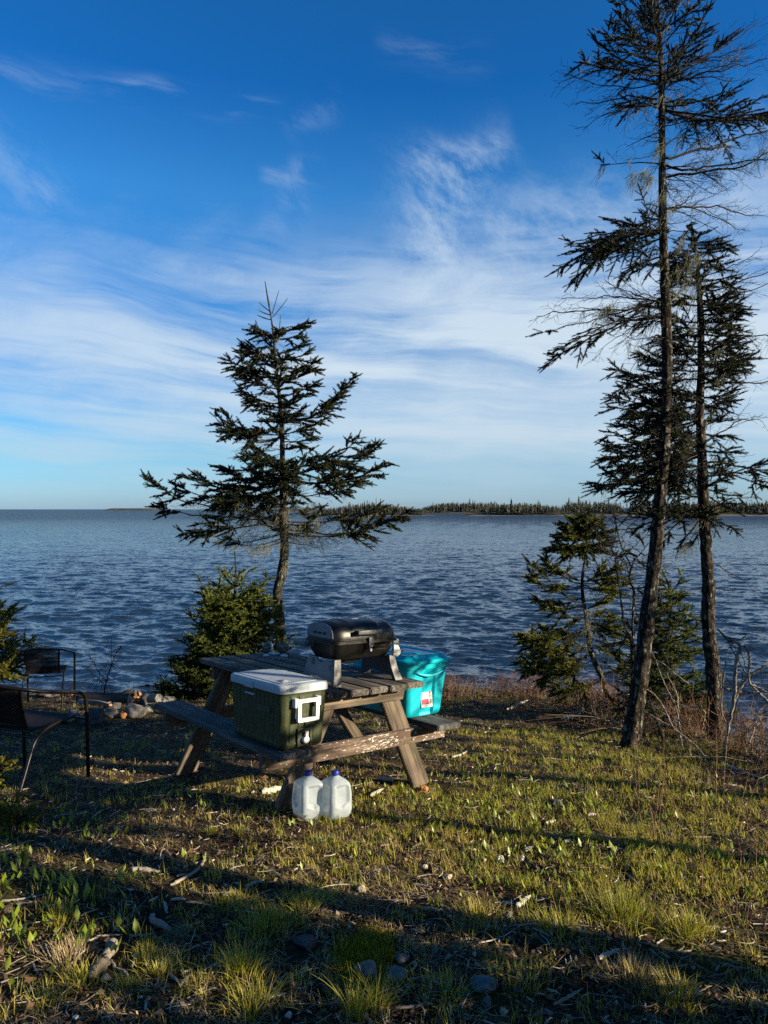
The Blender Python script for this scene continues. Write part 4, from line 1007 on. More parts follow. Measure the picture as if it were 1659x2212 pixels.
def spec(T, conv, Y, items, rs=1):
    """items: (ax, ay, tx, ty, options) in crop pixels; the tip gets a depth of its own"""
    rg = np.random.default_rng(rs)
    for ax, ay, tx, ty, o in items:
        o = dict(o); A = D(*conv(ax, ay), Y); A = T.at(A[2]) if T.tr is not None and not o.pop('free', False) else A
        dz = o.pop('dy', None); B0 = D(*conv(tx, ty), Y); L = np.linalg.norm(B0 - D(*conv(ax, ay), Y))
        dy = dz if dz is not None else rg.uniform(-.5, .5) * L
        T.branch(A, D(*conv(tx, ty), A[1] + dy), **o)

def main_spruce():
    Y = 10.3
    bx, by = C3(765, 2010); base = G((bx - 829.5) / FP * Y, Y)
    T = Tree('spruce_tree', 'lone spruce with bare curved lower trunk and wide flat crown behind the picnic table', 'tree', base, seed=4, nl=.023, nw=.0068, nn=15, ln=(.06, .12))
    pts = [(768, 2240, 62), (760, 2010, 56), (750, 1860, 56), (740, 1720, 54), (766, 1600, 50), (778, 1500, 46), (776, 1400, 46), (772, 1300, 42), (770, 1150, 36), (768, 1000, 30), (765, 850, 26), (755, 700, 22), (740, 560, 17), (728, 430, 13), (718, 330, 10), (710, 250, 8), (690, 140, 7), (675, 40, 5)]
    p = trunk_pts(C3, pts, Y); p[0][2] = base[2] - .1; T.trunk(p, 90, 12, .012)
    B = dict
    it = []
    # (attach x, y) -> tip, widest tiers of the crown from the photograph
    L_ = [(720, 330, 610, 310), (722, 350, 640, 295), (725, 430, 540, 430), (728, 450, 560, 395), (735, 540, 485, 465), (735, 560, 540, 520), (742, 620, 550, 545), (748, 700, 550, 630), (750, 730, 590, 690),
          (760, 830, 460, 855), (762, 860, 520, 830), (765, 1000, 570, 975), (765, 1010, 620, 930)]
    R_ = [(715, 320, 895, 262), (720, 350, 850, 330), (725, 430, 880, 370), (728, 450, 910, 420), (735, 560, 945, 470), (738, 590, 945, 515), (745, 660, 935, 590), (750, 720, 900, 640), (758, 800, 985, 735), (760, 860, 970, 795), (764, 900, 935, 880)]
    for q in L_ + R_: it.append((*q, B(r=.012, g=(.26, 1), sl=.46, sag=.02, up=.12, dens=1.35)))
    it += [(758, 780, 1148, 548, B(r=.016, g=(.22, 1), sl=.30, sag=.06, up=.45, dy=-.3, dens=1.6)), (760, 800, 1120, 600, B(r=.014, g=(.3, 1), sl=.28, up=.3, dy=.3)),
           (765, 860, 405, 770, B(r=.014, g=(.62, 1), sl=.36, sag=.08, up=.5, dy=.2)), (765, 870, 430, 715, B(r=.012, g=(.66, 1), sl=.3, sag=.1, up=.5, dy=-.1)),
           (770, 1050, 1275, 930, B(r=.018, g=(.15, 1), sl=.34, sag=.02, up=.12, dens=1.65, dy=.4, lich=.06)), (770, 1090, 1335, 1012, B(r=.02, g=(.22, 1), sl=.32, sag=.03, up=.3, dens=1.65, dy=-.3, lich=.08)),
           (770, 1070, 1170, 890, B(r=.016, g=(.2, 1), sl=.34, up=.2, dens=1.5, dy=-.5)), (770, 1120, 1285, 1075, B(r=.016, g=(.35, 1), sl=.3, dens=1.1, dy=.6, lich=.15)),
           (770, 1100, 900, 960, B(r=.012, g=(.2, 1), sl=.5, dy=-.7, up=.3)), (772, 1180, 1200, 1108, B(r=.014, g=(.45, 1), sl=.26, fill=.8, up=.12, dy=.2, lich=.25)),
           (772, 1140, 35, 1095, B(r=.022, g=(.70, 1), sl=.24, sag=.05, up=.45, dens=1.5, dy=.3, lich=.1)), (770, 1120, 240, 1085, B(r=.018, g=(.22, 1), sl=.36, sag=.03, up=.2, dens=1.65, dy=-.4, lich=.08)),
           (770, 1110, 440, 1030, B(r=.016, g=(.15, 1), sl=.42, up=.12, dens=1.65, dy=.5, lich=.08)), (770, 1150, 330, 1190, B(r=.016, g=(.2, 1), sl=.34, dens=1.5, dy=.7, lich=.12)), (771, 1180, 420, 1200, B(r=.014, g=(.15, 1), sl=.4, dens=1.5, dy=-.8, lich=.1)),
           (770, 1150, 180, 1130, B(r=.015, g=(.5, 1), sl=.28, up=.3, dy=-.1, lich=.1)), (772, 1080, 560, 1000, B(r=.012, g=(.15, 1), sl=.5, dy=-.6, up=.3)),
           (774, 1300, 70, 1248, B(r=.02, g=(.80, 1), sl=.20, sag=-.01, up=.2, dens=1.0, dy=.2, lich=.12)), (774, 1250, 300, 1200, B(r=.014, g=(.55, 1), sl=.3, dy=.5, lich=.15)),
           (774, 1340, 235, 1395, B(r=.018, g=(.45, 1), sl=.30, fill=.8, dens=1.65, sag=-.02, dy=-.2, lich=.38, tint=.75)), (774, 1320, 330, 1340, B(r=.014, g=(.45, 1), sl=.34, fill=.7, dens=1.5, sag=-.03, dy=.5, lich=.4, tint=.75)),
           (774, 1370, 1450, 1272, B(r=.02, g=(.42, 1), sl=.22, sag=.09, up=.1, dens=1.5, fill=.85, dy=-.2, lich=.25, tint=.7)), (774, 1330, 1300, 1260, B(r=.016, g=(.4, 1), sl=.28, sag=.06, dens=1.65, fill=.75, dy=.5, lich=.28, tint=.65)),
           (775, 1390, 1110, 1395, B(r=.018, g=(.7, 1), sl=.3, fill=.5, dy=-.3, lich=.3)), (774, 1390, 1350, 1320, B(r=.012, g=(.5, 1), sl=.22, sag=.08, fill=.7, dy=.1, lich=.25, tint=.6)),
           (775, 1410, 520, 1450, B(r=.012, g=(.9, 1), sl=.4, fill=.3, dy=-.5, lich=.5)), (776, 1430, 640, 1470, B(r=.01, g=(.95, 1), sl=.5, fill=.2, dy=-.3, lich=.6)), (776, 1430, 900, 1450, B(r=.01, g=(.95, 1), sl=.5, fill=.1, lich=.35)),
           (774, 1360, 640, 1310, B(r=.012, g=(.5, 1), sl=.5, fill=.6, dy=-.9, lich=.4)), (774, 1340, 960, 1290, B(r=.012, g=(.6, 1), sl=.5, fill=.5, dy=-.9, lich=.4)), (774, 1390, 420, 1420, B(r=.012, g=(.7, 1), sl=.4, fill=.5, dy=.3, lich=.5, tint=.7)),
           (768, 940, 520, 945, B(r=.006, g=(1.1, 1.2), sl=.3, crook=.05)), (768, 960, 515, 985, B(r=.005, g=(1.1, 1.2), sl=.3)), (775, 1400, 990, 1475, B(r=.005, g=(1.1, 1.2), sl=.3, crook=.05)), (768, 920, 860, 880, B(r=.005, g=(1.1, 1.2), sl=.5, fill=0))]
    spec(T, C3, Y, it, 3)
    # crown depth: limbs towards and away from the viewer
    rg = np.random.default_rng(9)
    for py in np.arange(310, 1430, 27):
        px, dy = C3(760, py); z = D(px, dy, Y)[2]; a = T.at(z)
        wdt = np.interp(py, [300, 500, 800, 950, 1100, 1300, 1430], [.18, .34, .46, .42, .95, 1.0, .7])
        for k in range(1):
            an = rg.choice([pi / 2, -pi / 2]) + rg.uniform(-.9, .9); ln = wdt * rg.uniform(.55, 1.05)
            low = py > 1150
            if 880 < py < 1000 and rg.random() < .5: continue
            T.branch(a, a + np.array([cos(an) * ln * .75, sin(an) * ln, ln * (.30 if py < 900 else .10)]), r=.010, g=(.5 if low else .12, 1), sl=.46, fill=.55 if low else 1, lich=.22 if low else .05, sag=.03, up=.2, tint=.45)
    # the spiky leader
    for tx, ty, ax, ay in ((748, 90, 712, 215), (795, 132, 715, 232), (640, 150, 708, 205), (640, 195, 708, 220), (632, 220, 706, 245), (758, 222, 752, 290), (675, 45, 700, 170)):
        a = D(*C3(ax, ay), Y); b = D(*C3(tx, ty), Y + (0 if tx == 675 else rg.uniform(-.15, .15))); tubes(T.limb, spline([a, (a + b) / 2 + np.array([0, 0, -.01]), b], 6), np.linspace(.008, .004, 6), 5, .8)
        dd = (b - a); 
        needles(T.crown, a[None] + dd[None] * .3, dd[None], np.array([np.linalg.norm(dd) * .72]), 60, .011, .004, 1.0, np.array([.9]), 7)
    # lichen on the trunk
    zs = rg.uniform(D(0, C3(0, 1620)[1], Y)[2], D(0, C3(0, 1000)[1], Y)[2], 30); P = np.array([T.at(z) for z in zs]); P[:, :2] += rg.normal(0, .05, (30, 2)); T.lichen(P, 8, .08)
    T.lichen(np.array([D(*C3(740, 1090), Y - .15), D(*C3(760, 1080), Y - .12), D(*C3(775, 1580), Y - .1), D(*C3(785, 1470), Y - .1)]), 26, .12)
    T.build()

def tall_spruce():
    Y = 6.4; bpx = (1362, 1606); base = hit(*bpx)
    T = Tree('spruce_tree', 'tallest spruce, ragged and leaning, at the right with its top leaving the frame', 'tree', base, 'bark_pale', seed=14, nl=.015, nw=.0038, nn=16, ln=(.05, .095))
    idt = lambda x, y: (x, y)
    pts = [(1358, 1640, 60), (1364, 1604, 47), (1374, 1530, 41), (1386, 1450, 38), (1396, 1360, 35), (1408, 1260, 33), (1418, 1170, 31), (1426, 1080, 28), (1434, 980, 26), (1439, 880, 25), (1440, 780, 24), (1437, 650, 23), (1432, 520, 20), (1430, 420, 18), (1429, 320, 16), (1428, 220, 14), (1426, 130, 11), (1422, 50, 8), (1418, -40, 4)]
    T.trunk(trunk_pts(idt, [(x, y, w * .9) for x, y, w in pts], Y, .15), 110, 14, .012)
    B = dict; bare = dict(g=(1.2, 1.3), sl=.36, crook=.045, dens=.9)
    it = [(870, 1250, 785, 1258, B(r=.006, g=(0, 1), sl=.5)), 
          (872, 1320, 300, 1555, B(r=.016, g=(.12, 1), sl=.30, sag=-.09, dens=1.6, dy=-.2, tint=.3)), (872, 1320, 365, 1410, B(r=.014, g=(.15, 1), sl=.26, sag=-.05, dens=1.5, dy=.25, tint=.3)), (872, 1330, 385, 1625, B(r=.013, g=(.3, 1), sl=.26, sag=-.12, dens=1.4, dy=.1, tint=.3)), (872, 1330, 480, 1450, B(r=.01, g=(.1, 1), sl=.36, sag=-.06, dens=1.5, dy=-.5, tint=.3)), (872, 1340, 560, 1500, B(r=.01, g=(.15, 1), sl=.34, dens=1.3, dy=.5, tint=.3)),
          (875, 1470, 655, 1590, B(r=.010, g=(.2, 1), sl=.32, sag=-.06, dens=1.2, dy=.1)), (875, 1480, 760, 1540, B(r=.008, g=(.2, 1), sl=.4, dy=-.2)),
          (880, 1760, 165, 1838, B(r=.012, **bare, sag=-.05, lich=.05)), (880, 1750, 310, 1735, B(r=.009, **bare, sag=-.05, dy=.4)), (880, 1765, 215, 1930, B(r=.010, g=(.82, 1), sl=.24, sag=-.06, crook=.04, dy=-.3, lich=.08)), (878, 1730, 560, 1625, B(r=.008, **bare)), (878, 1720, 640, 1610, B(r=.006, **bare)),
          (885, 1700, 760, 1770, B(r=.010, g=(.1, 1), sl=.5, dens=1.2)), (885, 1790, 620, 1870, B(r=.010, g=(.35, 1), sl=.34, fill=.7)), (885, 1800, 780, 1860, B(r=.008, g=(.2, 1), sl=.5)),
          (890, 1830, 235, 2115, B(r=.014, g=(.42, 1), sl=.20, sag=-.09, dens=1.3, dy=.1, tint=.35)), (890, 1835, 330, 2010, B(r=.010, g=(.55, 1), sl=.22, sag=-.08, dy=-.3)), (892, 1920, 690, 1960, B(r=.008, **bare)), (892, 1930, 740, 2110, B(r=.007, **bare, sag=-.1)), (890, 1850, 500, 2090, B(r=.005, **bare, sag=-.12)), (890, 1850, 620, 2020, B(r=.005, **bare, sag=-.14)),
          # top, left side
          (893, 400, 420, 368, B(r=.012, g=(.25, 1), sl=.3, sag=.02, fill=.7, lich=.05)), (893, 440, 290, 488, B(r=.011, **bare, sag=-.04, lich=.06)), (893, 450, 310, 430, B(r=.007, **bare)), (892, 540, 388, 612, B(r=.010, **bare, sag=-.05)), (892, 590, 432, 760, B(r=.008, **bare, sag=-.12)), (892, 560, 560, 690, B(r=.008, **bare, sag=-.08)),
          (892, 380, 520, 250, B(r=.012, g=(.2, 1), sl=.34, up=.2)), (892, 560, 665, 625, B(r=.009, g=(.3, 1), sl=.36, fill=.6, lich=.1)), (890, 300, 565, 190, B(r=.012, g=(.2, 1), sl=.4, up=.2, dens=1.2)), (890, 250, 630, 60, B(r=.012, g=(.15, 1), sl=.36, up=.2, dens=1.2)), (885, 150, 640, -10, B(r=.011, g=(.1, 1), sl=.4, up=.2, dens=1.2)), (885, 330, 600, 330, B(r=.010, g=(.3, 1), sl=.4, fill=.7)), (885, 220, 640, 130, B(r=.010, g=(.1, 1), sl=.5, dens=1.2)), (885, 320, 700, 240, B(r=.010, g=(.1, 1), sl=.5, dy=-.6)),
          (885, 170, 760, -30, B(r=.010, g=(.1, 1), sl=.5, up=.2)), (885, 170, 820, 10, B(r=.009, g=(.1, 1), sl=.6)), (880, 100, 700, -80, B(r=.01, g=(.1, 1), sl=.5)),
          (890, 330, 1165, 35, B(r=.012, g=(.45, 1), sl=.28, up=.25)), (885, 200, 935, 30, B(r=.009, g=(.3, 1), sl=.5)), (885, 220, 1040, 90, B(r=.009, g=(.5, 1), sl=.4)), (895, 370, 1345, 178, B(r=.013, g=(.5, 1), sl=.26, fill=.7, up=.1)), (895, 340, 1090, 200, B(r=.010, g=(.3, 1), sl=.4)),
          (898, 380, 1475, 130, B(r=.011, **bare, sag=.03)), (898, 430, 1505, 345, B(r=.011, **bare, sag=.02)), (898, 440, 1300, 478, B(r=.009, **bare, sag=-.06)), (898, 410, 1440, 250, B(r=.009, **bare, lich=.05)), (898, 420, 1000, 400, B(r=.008, g=(.5, 1), sl=.5, fill=.4, lich=.4)), (898, 470, 1010, 520, B(r=.008, **bare, lich=.2)),
          (898, 560, 1135, 490, B(r=.007, **bare)), (898, 590, 1750, 520, B(r=.018, g=(.25, 1), sl=.26, sag=.07, up=.2, dens=1.4, tint=.35, lich=.05)), (898, 600, 1680, 640, B(r=.014, g=(.3, 1), sl=.28, sag=.03, dens=1.3, tint=.35, dy=-.4)), (898, 600, 1320, 720, B(r=.010, g=(.5, 1), sl=.3, sag=.02, dy=.4)), (898, 580, 1250, 540, B(r=.009, g=(.5, 1), sl=.35, dy=-.2)), (898, 700, 1090, 670, B(r=.007, g=(.6, 1), sl=.4, fill=.5)),
          (890, 880, 1640, 690, B(r=.016, **bare, sag=.04, lich=.12)), (892, 920, 1640, 860, B(r=.015, **bare, sag=.03, lich=.12)), (890, 1000, 1700, 800, B(r=.016, **bare, sag=.07, lich=.08)), (890, 820, 1180, 850, B(r=.008, **bare, sag=-.12, lich=.2)), (892, 980, 1080, 1110, B(r=.006, **bare, sag=-.1)), (892, 960, 1270, 1100, B(r=.007, **bare, sag=-.15)), (892, 1000, 1180, 1130, B(r=.005, **bare, sag=-.15)), (890, 1010, 960, 1170, B(r=.005, **bare)),
          (885, 740, 690, 855, B(r=.007, **bare, sag=-.08)), (880, 780, 770, 810, B(r=.005, **bare)), (880, 920, 545, 962, B(r=.008, g=(.92, 1), sl=.3, lich=.25, sag=-.02)), (880, 850, 700, 930, B(r=.006, **bare, lich=.2)),
          (888, 1190, 1480, 1255, B(r=.013, **bare, sag=-.05)), (888, 1200, 1375, 1340, B(r=.008, **bare, sag=-.1)), (880, 1180, 825, 1178, B(r=.007, **bare)), (888, 1270, 1060, 1280, B(r=.006, **bare)), (880, 1640, 820, 1600, B(r=.006, **bare))]
    spec(T, C4, Y, it, 5)
    rg = np.random.default_rng(21)
    for py in np.arange(-60, 640, 38):
        z = D(0, C4(0, py)[1], Y)[2]; a = T.at(z)
        for k in range(1):
            an = rg.choice([pi / 2, -pi / 2]) + rg.uniform(-.8, .8); ln = rg.uniform(.25, .6); br = rg.random() < .3
            T.branch(a, a + np.array([cos(an) * ln, sin(an) * ln, ln * .25]), r=.009, g=(1.2, 1.3) if br else (.25, 1), sl=.42, fill=.8, lich=.08, tint=.4)
    for py in np.arange(700, 2050, 60):
        z = D(0, C4(0, py)[1], Y)[2]; a = T.at(z); an = rg.uniform(0, 6.28); ln = rg.uniform(.12, .4)
        T.branch(a, a + np.array([cos(an) * ln, sin(an) * ln, -ln * .1]), r=.005, **bare, lich=.2)
    idt = lambda x, y: (x, y)
    T.lichen(np.array([D(*C4(790, 1000), Y), D(*C4(730, 1015), Y - .05), D(*C4(830, 1030), Y), D(*C4(880, 860), Y - .1), D(*C4(570, 1790), Y), D(*C4(600, 1775), Y)]), 40, .12)
    # dead stubs low on the trunk
    it2 = [(1428, 1150, 1515, 1148, B(r=.007, g=(1.2, 1.3), sl=.06, dens=.5)), (1400, 1235, 1450, 1220, B(r=.006, g=(1.2, 1.3), sl=.1, dens=.4)), (1425, 980, 1540, 1012, B(r=.006, g=(1.2, 1.3), sl=.15)), (1420, 1090, 1330, 1130, B(r=.005, g=(1.2, 1.3), sl=.3)), (1385, 1450, 1330, 1470, B(r=.008, g=(1.2, 1.3), sl=.15, sag=.05)), (1432, 880, 1400, 850, B(r=.006, g=(1.2, 1.3), sl=.3))]
    spec(T, idt, Y, it2, 8); T.build()

def second_spruce():
    Y = 6.75; base = hit(1540, 1600); idt = lambda x, y: (x, y); B = dict; bare = dict(g=(1.2, 1.3), sl=.34, crook=.045, dens=.9)
    Yb = base[1]; 
    T = Tree('spruce_tree', 'second right-hand spruce, dense dark crown starting below the top of its taller neighbour', 'tree', base, 'bark_pale', seed=24, nl=.016, nw=.0042, nn=15, ln=(.05, .10))
    pts = [(1548, 1640, 46), (1546, 1590, 38), (1545, 1530, 34), (1541, 1450, 34), (1536, 1400, 30), (1529, 1330, 28), (1532, 1290, 29), (1528, 1230, 25), (1523, 1150, 24), (1519, 1080, 22), (1516, 980, 20), (1512, 890, 18), (1514, 800, 16), (1513, 700, 14), (1508, 600, 10), (1502, 540, 7), (1492, 480, 4)]
    T.trunk(trunk_pts(idt, pts, Y), 90, 14, .012)
    it = []
    rg = np.random.default_rng(31)
    # crown tips in picture pixels
    tips = [(1455, 560), (1440, 590), (1540, 520), (1562, 525), (1550, 560), (1450, 640), (1572, 600), (1470, 540), (1445, 690), (1570, 650), (1592, 655), (1580, 690), (1440, 740), (1455, 720), (1590, 735), (1600, 770), (1615, 775), (1420, 790), (1580, 800), (1385, 770), (1335, 800), (1350, 830), (1322, 860), (1330, 880), (1420, 850), (1580, 850), (1560, 830),
            (1310, 940), (1318, 960), (1345, 920), (1375, 900), (1310, 985), (1330, 1005), (1292, 1045), (1345, 1062), (1380, 1010), (1575, 940), (1590, 975), (1560, 910), (1390, 960), (1400, 1040), (1425, 930), (1410, 1000), (1470, 950), (1560, 1010)]
    for tx, ty in tips + [(x + 9, y + 13) for x, y in tips if y < 760]:
        dx = abs(tx - 1512); ay = ty + (.10 if tx > 1512 else -.12) * dx + (10 if ty < 700 else -10); ay = max(ay, ty - .22 * dx) if ty > 880 else ty + .12 * dx
        it.append((1512, ay, tx, ty, B(r=.011, g=(.2, 1), sl=.44, sag=.0, up=.2, dens=1.65, lich=.07, tint=.34)))
    it += [(1516, 1000, 1690, 1038, B(r=.014, g=(.35, 1), sl=.26, sag=-.06, dens=1.4, tint=.3)), (1518, 1020, 1650, 1052, B(r=.01, g=(.45, 1), sl=.28, sag=-.06, dens=1.3, dy=.2)), (1516, 960, 1648, 912, B(r=.010, **bare, sag=-.09)), (1514, 815, 1700, 815, B(r=.014, g=(.8, 1), sl=.12, crook=.02)), (1514, 725, 1690, 715, B(r=.013, **bare, lich=.08)), (1514, 715, 1420, 735, B(r=.008, g=(.6, 1), sl=.3)),
           (1510, 640, 1690, 560, B(r=.010, **bare, sag=.06)), (1510, 650, 1690, 600, B(r=.010, **bare, sag=.04)), (1510, 600, 1640, 540, B(r=.007, **bare)), (1512, 690, 1640, 760, B(r=.007, **bare, sag=-.1)), (1512, 880, 1600, 830, B(r=.007, **bare)),
           (1520, 1100, 1380, 1140, B(r=.012, g=(.2, 1), sl=.4, sag=-.05, dens=1.3, tint=.35)), (1520, 1090, 1430, 1165, B(r=.01, g=(.2, 1), sl=.45, sag=-.04, tint=.3)), (1520, 1080, 1400, 1110, B(r=.01, g=(.1, 1), sl=.45, dy=-.4, tint=.3)), (1520, 1060, 1580, 1100, B(r=.010, g=(.3, 1), sl=.45, fill=.8)), (1520, 1050, 1600, 1070, B(r=.009, g=(.3, 1), sl=.4)), (1522, 1100, 1580, 1140, B(r=.010, g=(.5, 1), sl=.35, fill=.6, lich=.2)), (1520, 1110, 1470, 1170, B(r=.010, g=(.2, 1), sl=.5, fill=.8, lich=.15)), (1522, 1130, 1490, 1180, B(r=.008, g=(.4, 1), sl=.5, fill=.5, lich=.3)),
           (1530, 1100, 1640, 1075, B(r=.006, g=(1.2, 1.3), sl=.12, sag=-.05)), (1524, 1215, 1662, 1310, B(r=.006, g=(1.2, 1.3), sl=.06, sag=-.10, dens=.6)), (1528, 1265, 1590, 1275, B(r=.006, g=(1.2, 1.3), sl=.1, dens=.5)), (1518, 1260, 1485, 1275, B(r=.005, g=(1.2, 1.3), sl=.1, dens=.5))]
    spec(T, idt, Y, it, 7)
    for py in np.arange(500, 1120, 22):
        z = D(0, py, Y)[2]; a = T.at(z); wd = np.interp(py, [490, 600, 760, 950, 1100], [.10, .28, .36, .48, .36])
        for k in range(1):
            an = rg.choice([pi / 2, -pi / 2]) + rg.uniform(-.9, .9); ln = wd * rg.uniform(.6, 1.1)
            T.branch(a, a + np.array([cos(an) * ln, sin(an) * ln, ln * .15]), r=.009, g=(.15, 1), sl=.5, fill=.95, dens=1.5, lich=.10, tint=.34)
    T.lichen(np.array([D(1490 + rg.uniform(-20, 20), y, Y - .3) for y in (560, 580, 600, 620, 640, 700)]), 22, .08); T.lichen(np.array([D(1532, 1030, Y - .08), D(1500, 1115, Y - .1), D(1480, 1180, Y - .1), D(1555, 1100, Y - .1), D(1500, 810, Y - .2)]), 26, .09)
    T.build()

def small_spruce():
    Y = 7.7; base = hit(1316, 1535); Y = base[1] if 7 < base[1] < 9.5 else Y; B = dict
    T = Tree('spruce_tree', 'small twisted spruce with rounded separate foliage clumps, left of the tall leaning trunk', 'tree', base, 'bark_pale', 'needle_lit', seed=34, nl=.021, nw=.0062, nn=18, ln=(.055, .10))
    pts = [(530, 1830, 34), (512, 1750, 30), (478, 1640, 27), (440, 1560, 25), (415, 1470, 22), (402, 1350, 20), (386, 1250, 17), (380, 1150, 15), (393, 1060, 13), (396, 980, 10), (392, 900, 7), (390, 835, 4)]
    p = trunk_pts(C5, pts, Y); p[0][2] = base[2] - .1; T.trunk(p, 60, 10, .02)
    it = []
    for ax, ay, tx, ty in ((395, 960, 245, 985), (395, 940, 270, 930), (395, 920, 300, 880), (393, 900, 350, 850), (392, 900, 390, 812), (393, 900, 440, 850), (395, 940, 495, 905), (396, 960, 500, 965), (396, 970, 430, 1000), (395, 960, 330, 1000), (394, 930, 420, 880), (394, 930, 340, 920)):
        for k in (-.25, .2): it.append((ax, ay, tx, ty, B(r=.008, g=(.12, 1), sl=.55, dens=1.8, dy=k, tint=.35)))
    for ax, ay, tx, ty in ((382, 1180, 125, 1080), (382, 1190, 120, 1140), (382, 1170, 190, 1050), (380, 1150, 300, 1110), (384, 1160, 480, 1100), (384, 1170, 600, 1160), (384, 1150, 560, 1100), (384, 1180, 520, 1190), (386, 1240, 155, 1250), (388, 1270, 200, 1290), (388, 1250, 260, 1200), (395, 1300, 510, 1230), (400, 1330, 500, 1300),
                          (404, 1380, 80, 1440), (408, 1420, 120, 1480), (406, 1400, 180, 1400), (404, 1390, 560, 1400), (410, 1440, 610, 1470), (408, 1420, 520, 1370), (402, 1340, 300, 1330), (430, 1530, 75, 1560), (428, 1520, 95, 1600), (430, 1530, 190, 1530), (440, 1560, 240, 1590), (412, 1460, 560, 1520), (420, 1500, 330, 1460), (470, 1640, 240, 1700), (480, 1660, 330, 1690), (470, 1620, 580, 1600)):
        it.append((ax, ay, tx, ty, B(r=.008, g=(.28, 1), sl=.50, up=.2, dens=1.75, fill=.95, lich=.12, tint=.62, dy=None)))
    spec(T, C5, Y, it, 11)
    rg = np.random.default_rng(41); T.lichen(np.array([T.at(D(0, C5(0, y)[1], Y)[2]) + np.array([rg.normal(0, .03), -.06, 0]) for y in (1280, 1320, 1350, 1370, 1390, 1420, 1440, 1500)]), 16, .08); T.build()

def sapling(name, label, base, h, rad, seed, needle='needle_young', tiers=22, per=6, bark='bark', lean=(0, 0), upang=.45, leader=.25, bare_low=0.06, nn=14, group=None, ln=(.05, .10), dens=1.0, asym=None, tint=.5, nw=.0048, nl=.017, lich=0, pw=.85):
    T = Tree(name, label, 'tree', base, bark, needle, group, seed, nl, nw, nn, ln); rg = np.random.default_rng(seed)
    b = np.asarray(base, float); top = b + np.array([lean[0], lean[1], h])
    pts = [[*(b + (top - b) * t + np.array([rg.normal(0, .012), rg.normal(0, .012), -.05 if t == 0 else 0]) * h * .5), (.012 + h * .010) * (1 - t) ** .9 + (.003 if leader < .3 else .007)] for t in np.linspace(0, 1, 8)]
    T.trunk(pts, 40, 9, .015)
    for i in range(tiers):
        t = bare_low + (1 - leader - bare_low) * (i + .5) / tiers; z = b[2] + h * t; a = T.at(z); L = rad * (1 - (t - bare_low) / (1 - bare_low)) ** pw
        for k in range(per):
            an = rg.uniform(0, 6.28) if asym is None or rg.random() < .5 else asym + rg.normal(0, .7); l = L * rg.uniform(.6, 1.12) + .04; up = upang * rg.uniform(.5, 1.3) * (.5 + t)
            T.branch(a + np.array([0, 0, rg.uniform(-.5, .5) * h / tiers]), a + np.array([cos(an) * l, sin(an) * l, l * up]), r=.006 + .006 * l, g=(.15, 1), sl=.40, sag=.03, up=.3, dens=dens * .86, clump=0, tint=tint + .25 * (t - .5), fill=.96, lich=lich)
    lt = b + (top - b) * (1 - leader)
    for k in range(5 if leader > .1 else 3):
        an = k * 1.26 + rg.random(); l = rad * .28; o = T.at(b[2] + h * (1 - leader * .75)); e = o + np.array([cos(an) * l, sin(an) * l, l * 1.1]); T.branch(o, e, r=.005, g=(0, 1), sl=.05, dens=.6, tint=.8)
    q = T.tr[0][-8:] if leader < .3 else T.tr[0][-2:]; T.shoots(q[:-1], np.diff(q, axis=0), np.linalg.norm(np.diff(q, axis=0), axis=1) * 1.1, np.full(len(q) - 1, .8))
    T.build(); return T

main_spruce(); tall_spruce(); second_spruce(); small_spruce()
_b = hit(505, 1496)
_b = G((508 - 829.5) / FP * 9.9, 9.9)
sapling('young_spruce', 'bushy young spruce with a pale bare leader growing behind the picnic table', _b, 1.86, .73, 51, tiers=19, per=8, leader=.33, upang=.5, bare_low=.05, ln=(.06, .11), dens=.9, pw=.72, nw=.0062, nl=.019, tint=.62)
sapling('young_spruce', 'low dark young spruce spreading at the left foot of the bushy one', G((420 - 829.5) / FP * 9.7, 9.7), .62, .52, 52, tiers=7, per=6, leader=.1, upang=.25, ln=(.06, .12), tint=.25, nw=.006)
sapling('young_spruce', 'pointed young spruce between the two right-hand trunks', G((1450 - 829.5) / FP * 7.6, 7.6), 1.42, .50, 53, tiers=16, per=6, leader=.08, upang=.2, tint=.45, lich=.04)
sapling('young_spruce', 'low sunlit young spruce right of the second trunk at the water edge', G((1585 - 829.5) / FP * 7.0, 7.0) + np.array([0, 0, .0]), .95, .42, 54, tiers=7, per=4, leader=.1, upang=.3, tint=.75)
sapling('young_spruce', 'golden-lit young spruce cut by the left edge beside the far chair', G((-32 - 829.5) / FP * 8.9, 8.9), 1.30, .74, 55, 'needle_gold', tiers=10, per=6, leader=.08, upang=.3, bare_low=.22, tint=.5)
sapling('young_spruce', 'tiny yellowish spruce seedling cut by the left edge by the near chair', hit(-10, 1712), .17, .09, 56, 'needle_gold', tiers=3, per=4, leader=.2, upang=.4, ln=(.03, .05), nl=.012)
sapling('young_spruce', 'tiny spruce seedling at the foot of the near chair leg', hit(40, 1790), .09, .06, 57, 'needle_gold', tiers=3, per=4, leader=.2, upang=.4, ln=(.025, .045), nl=.011)

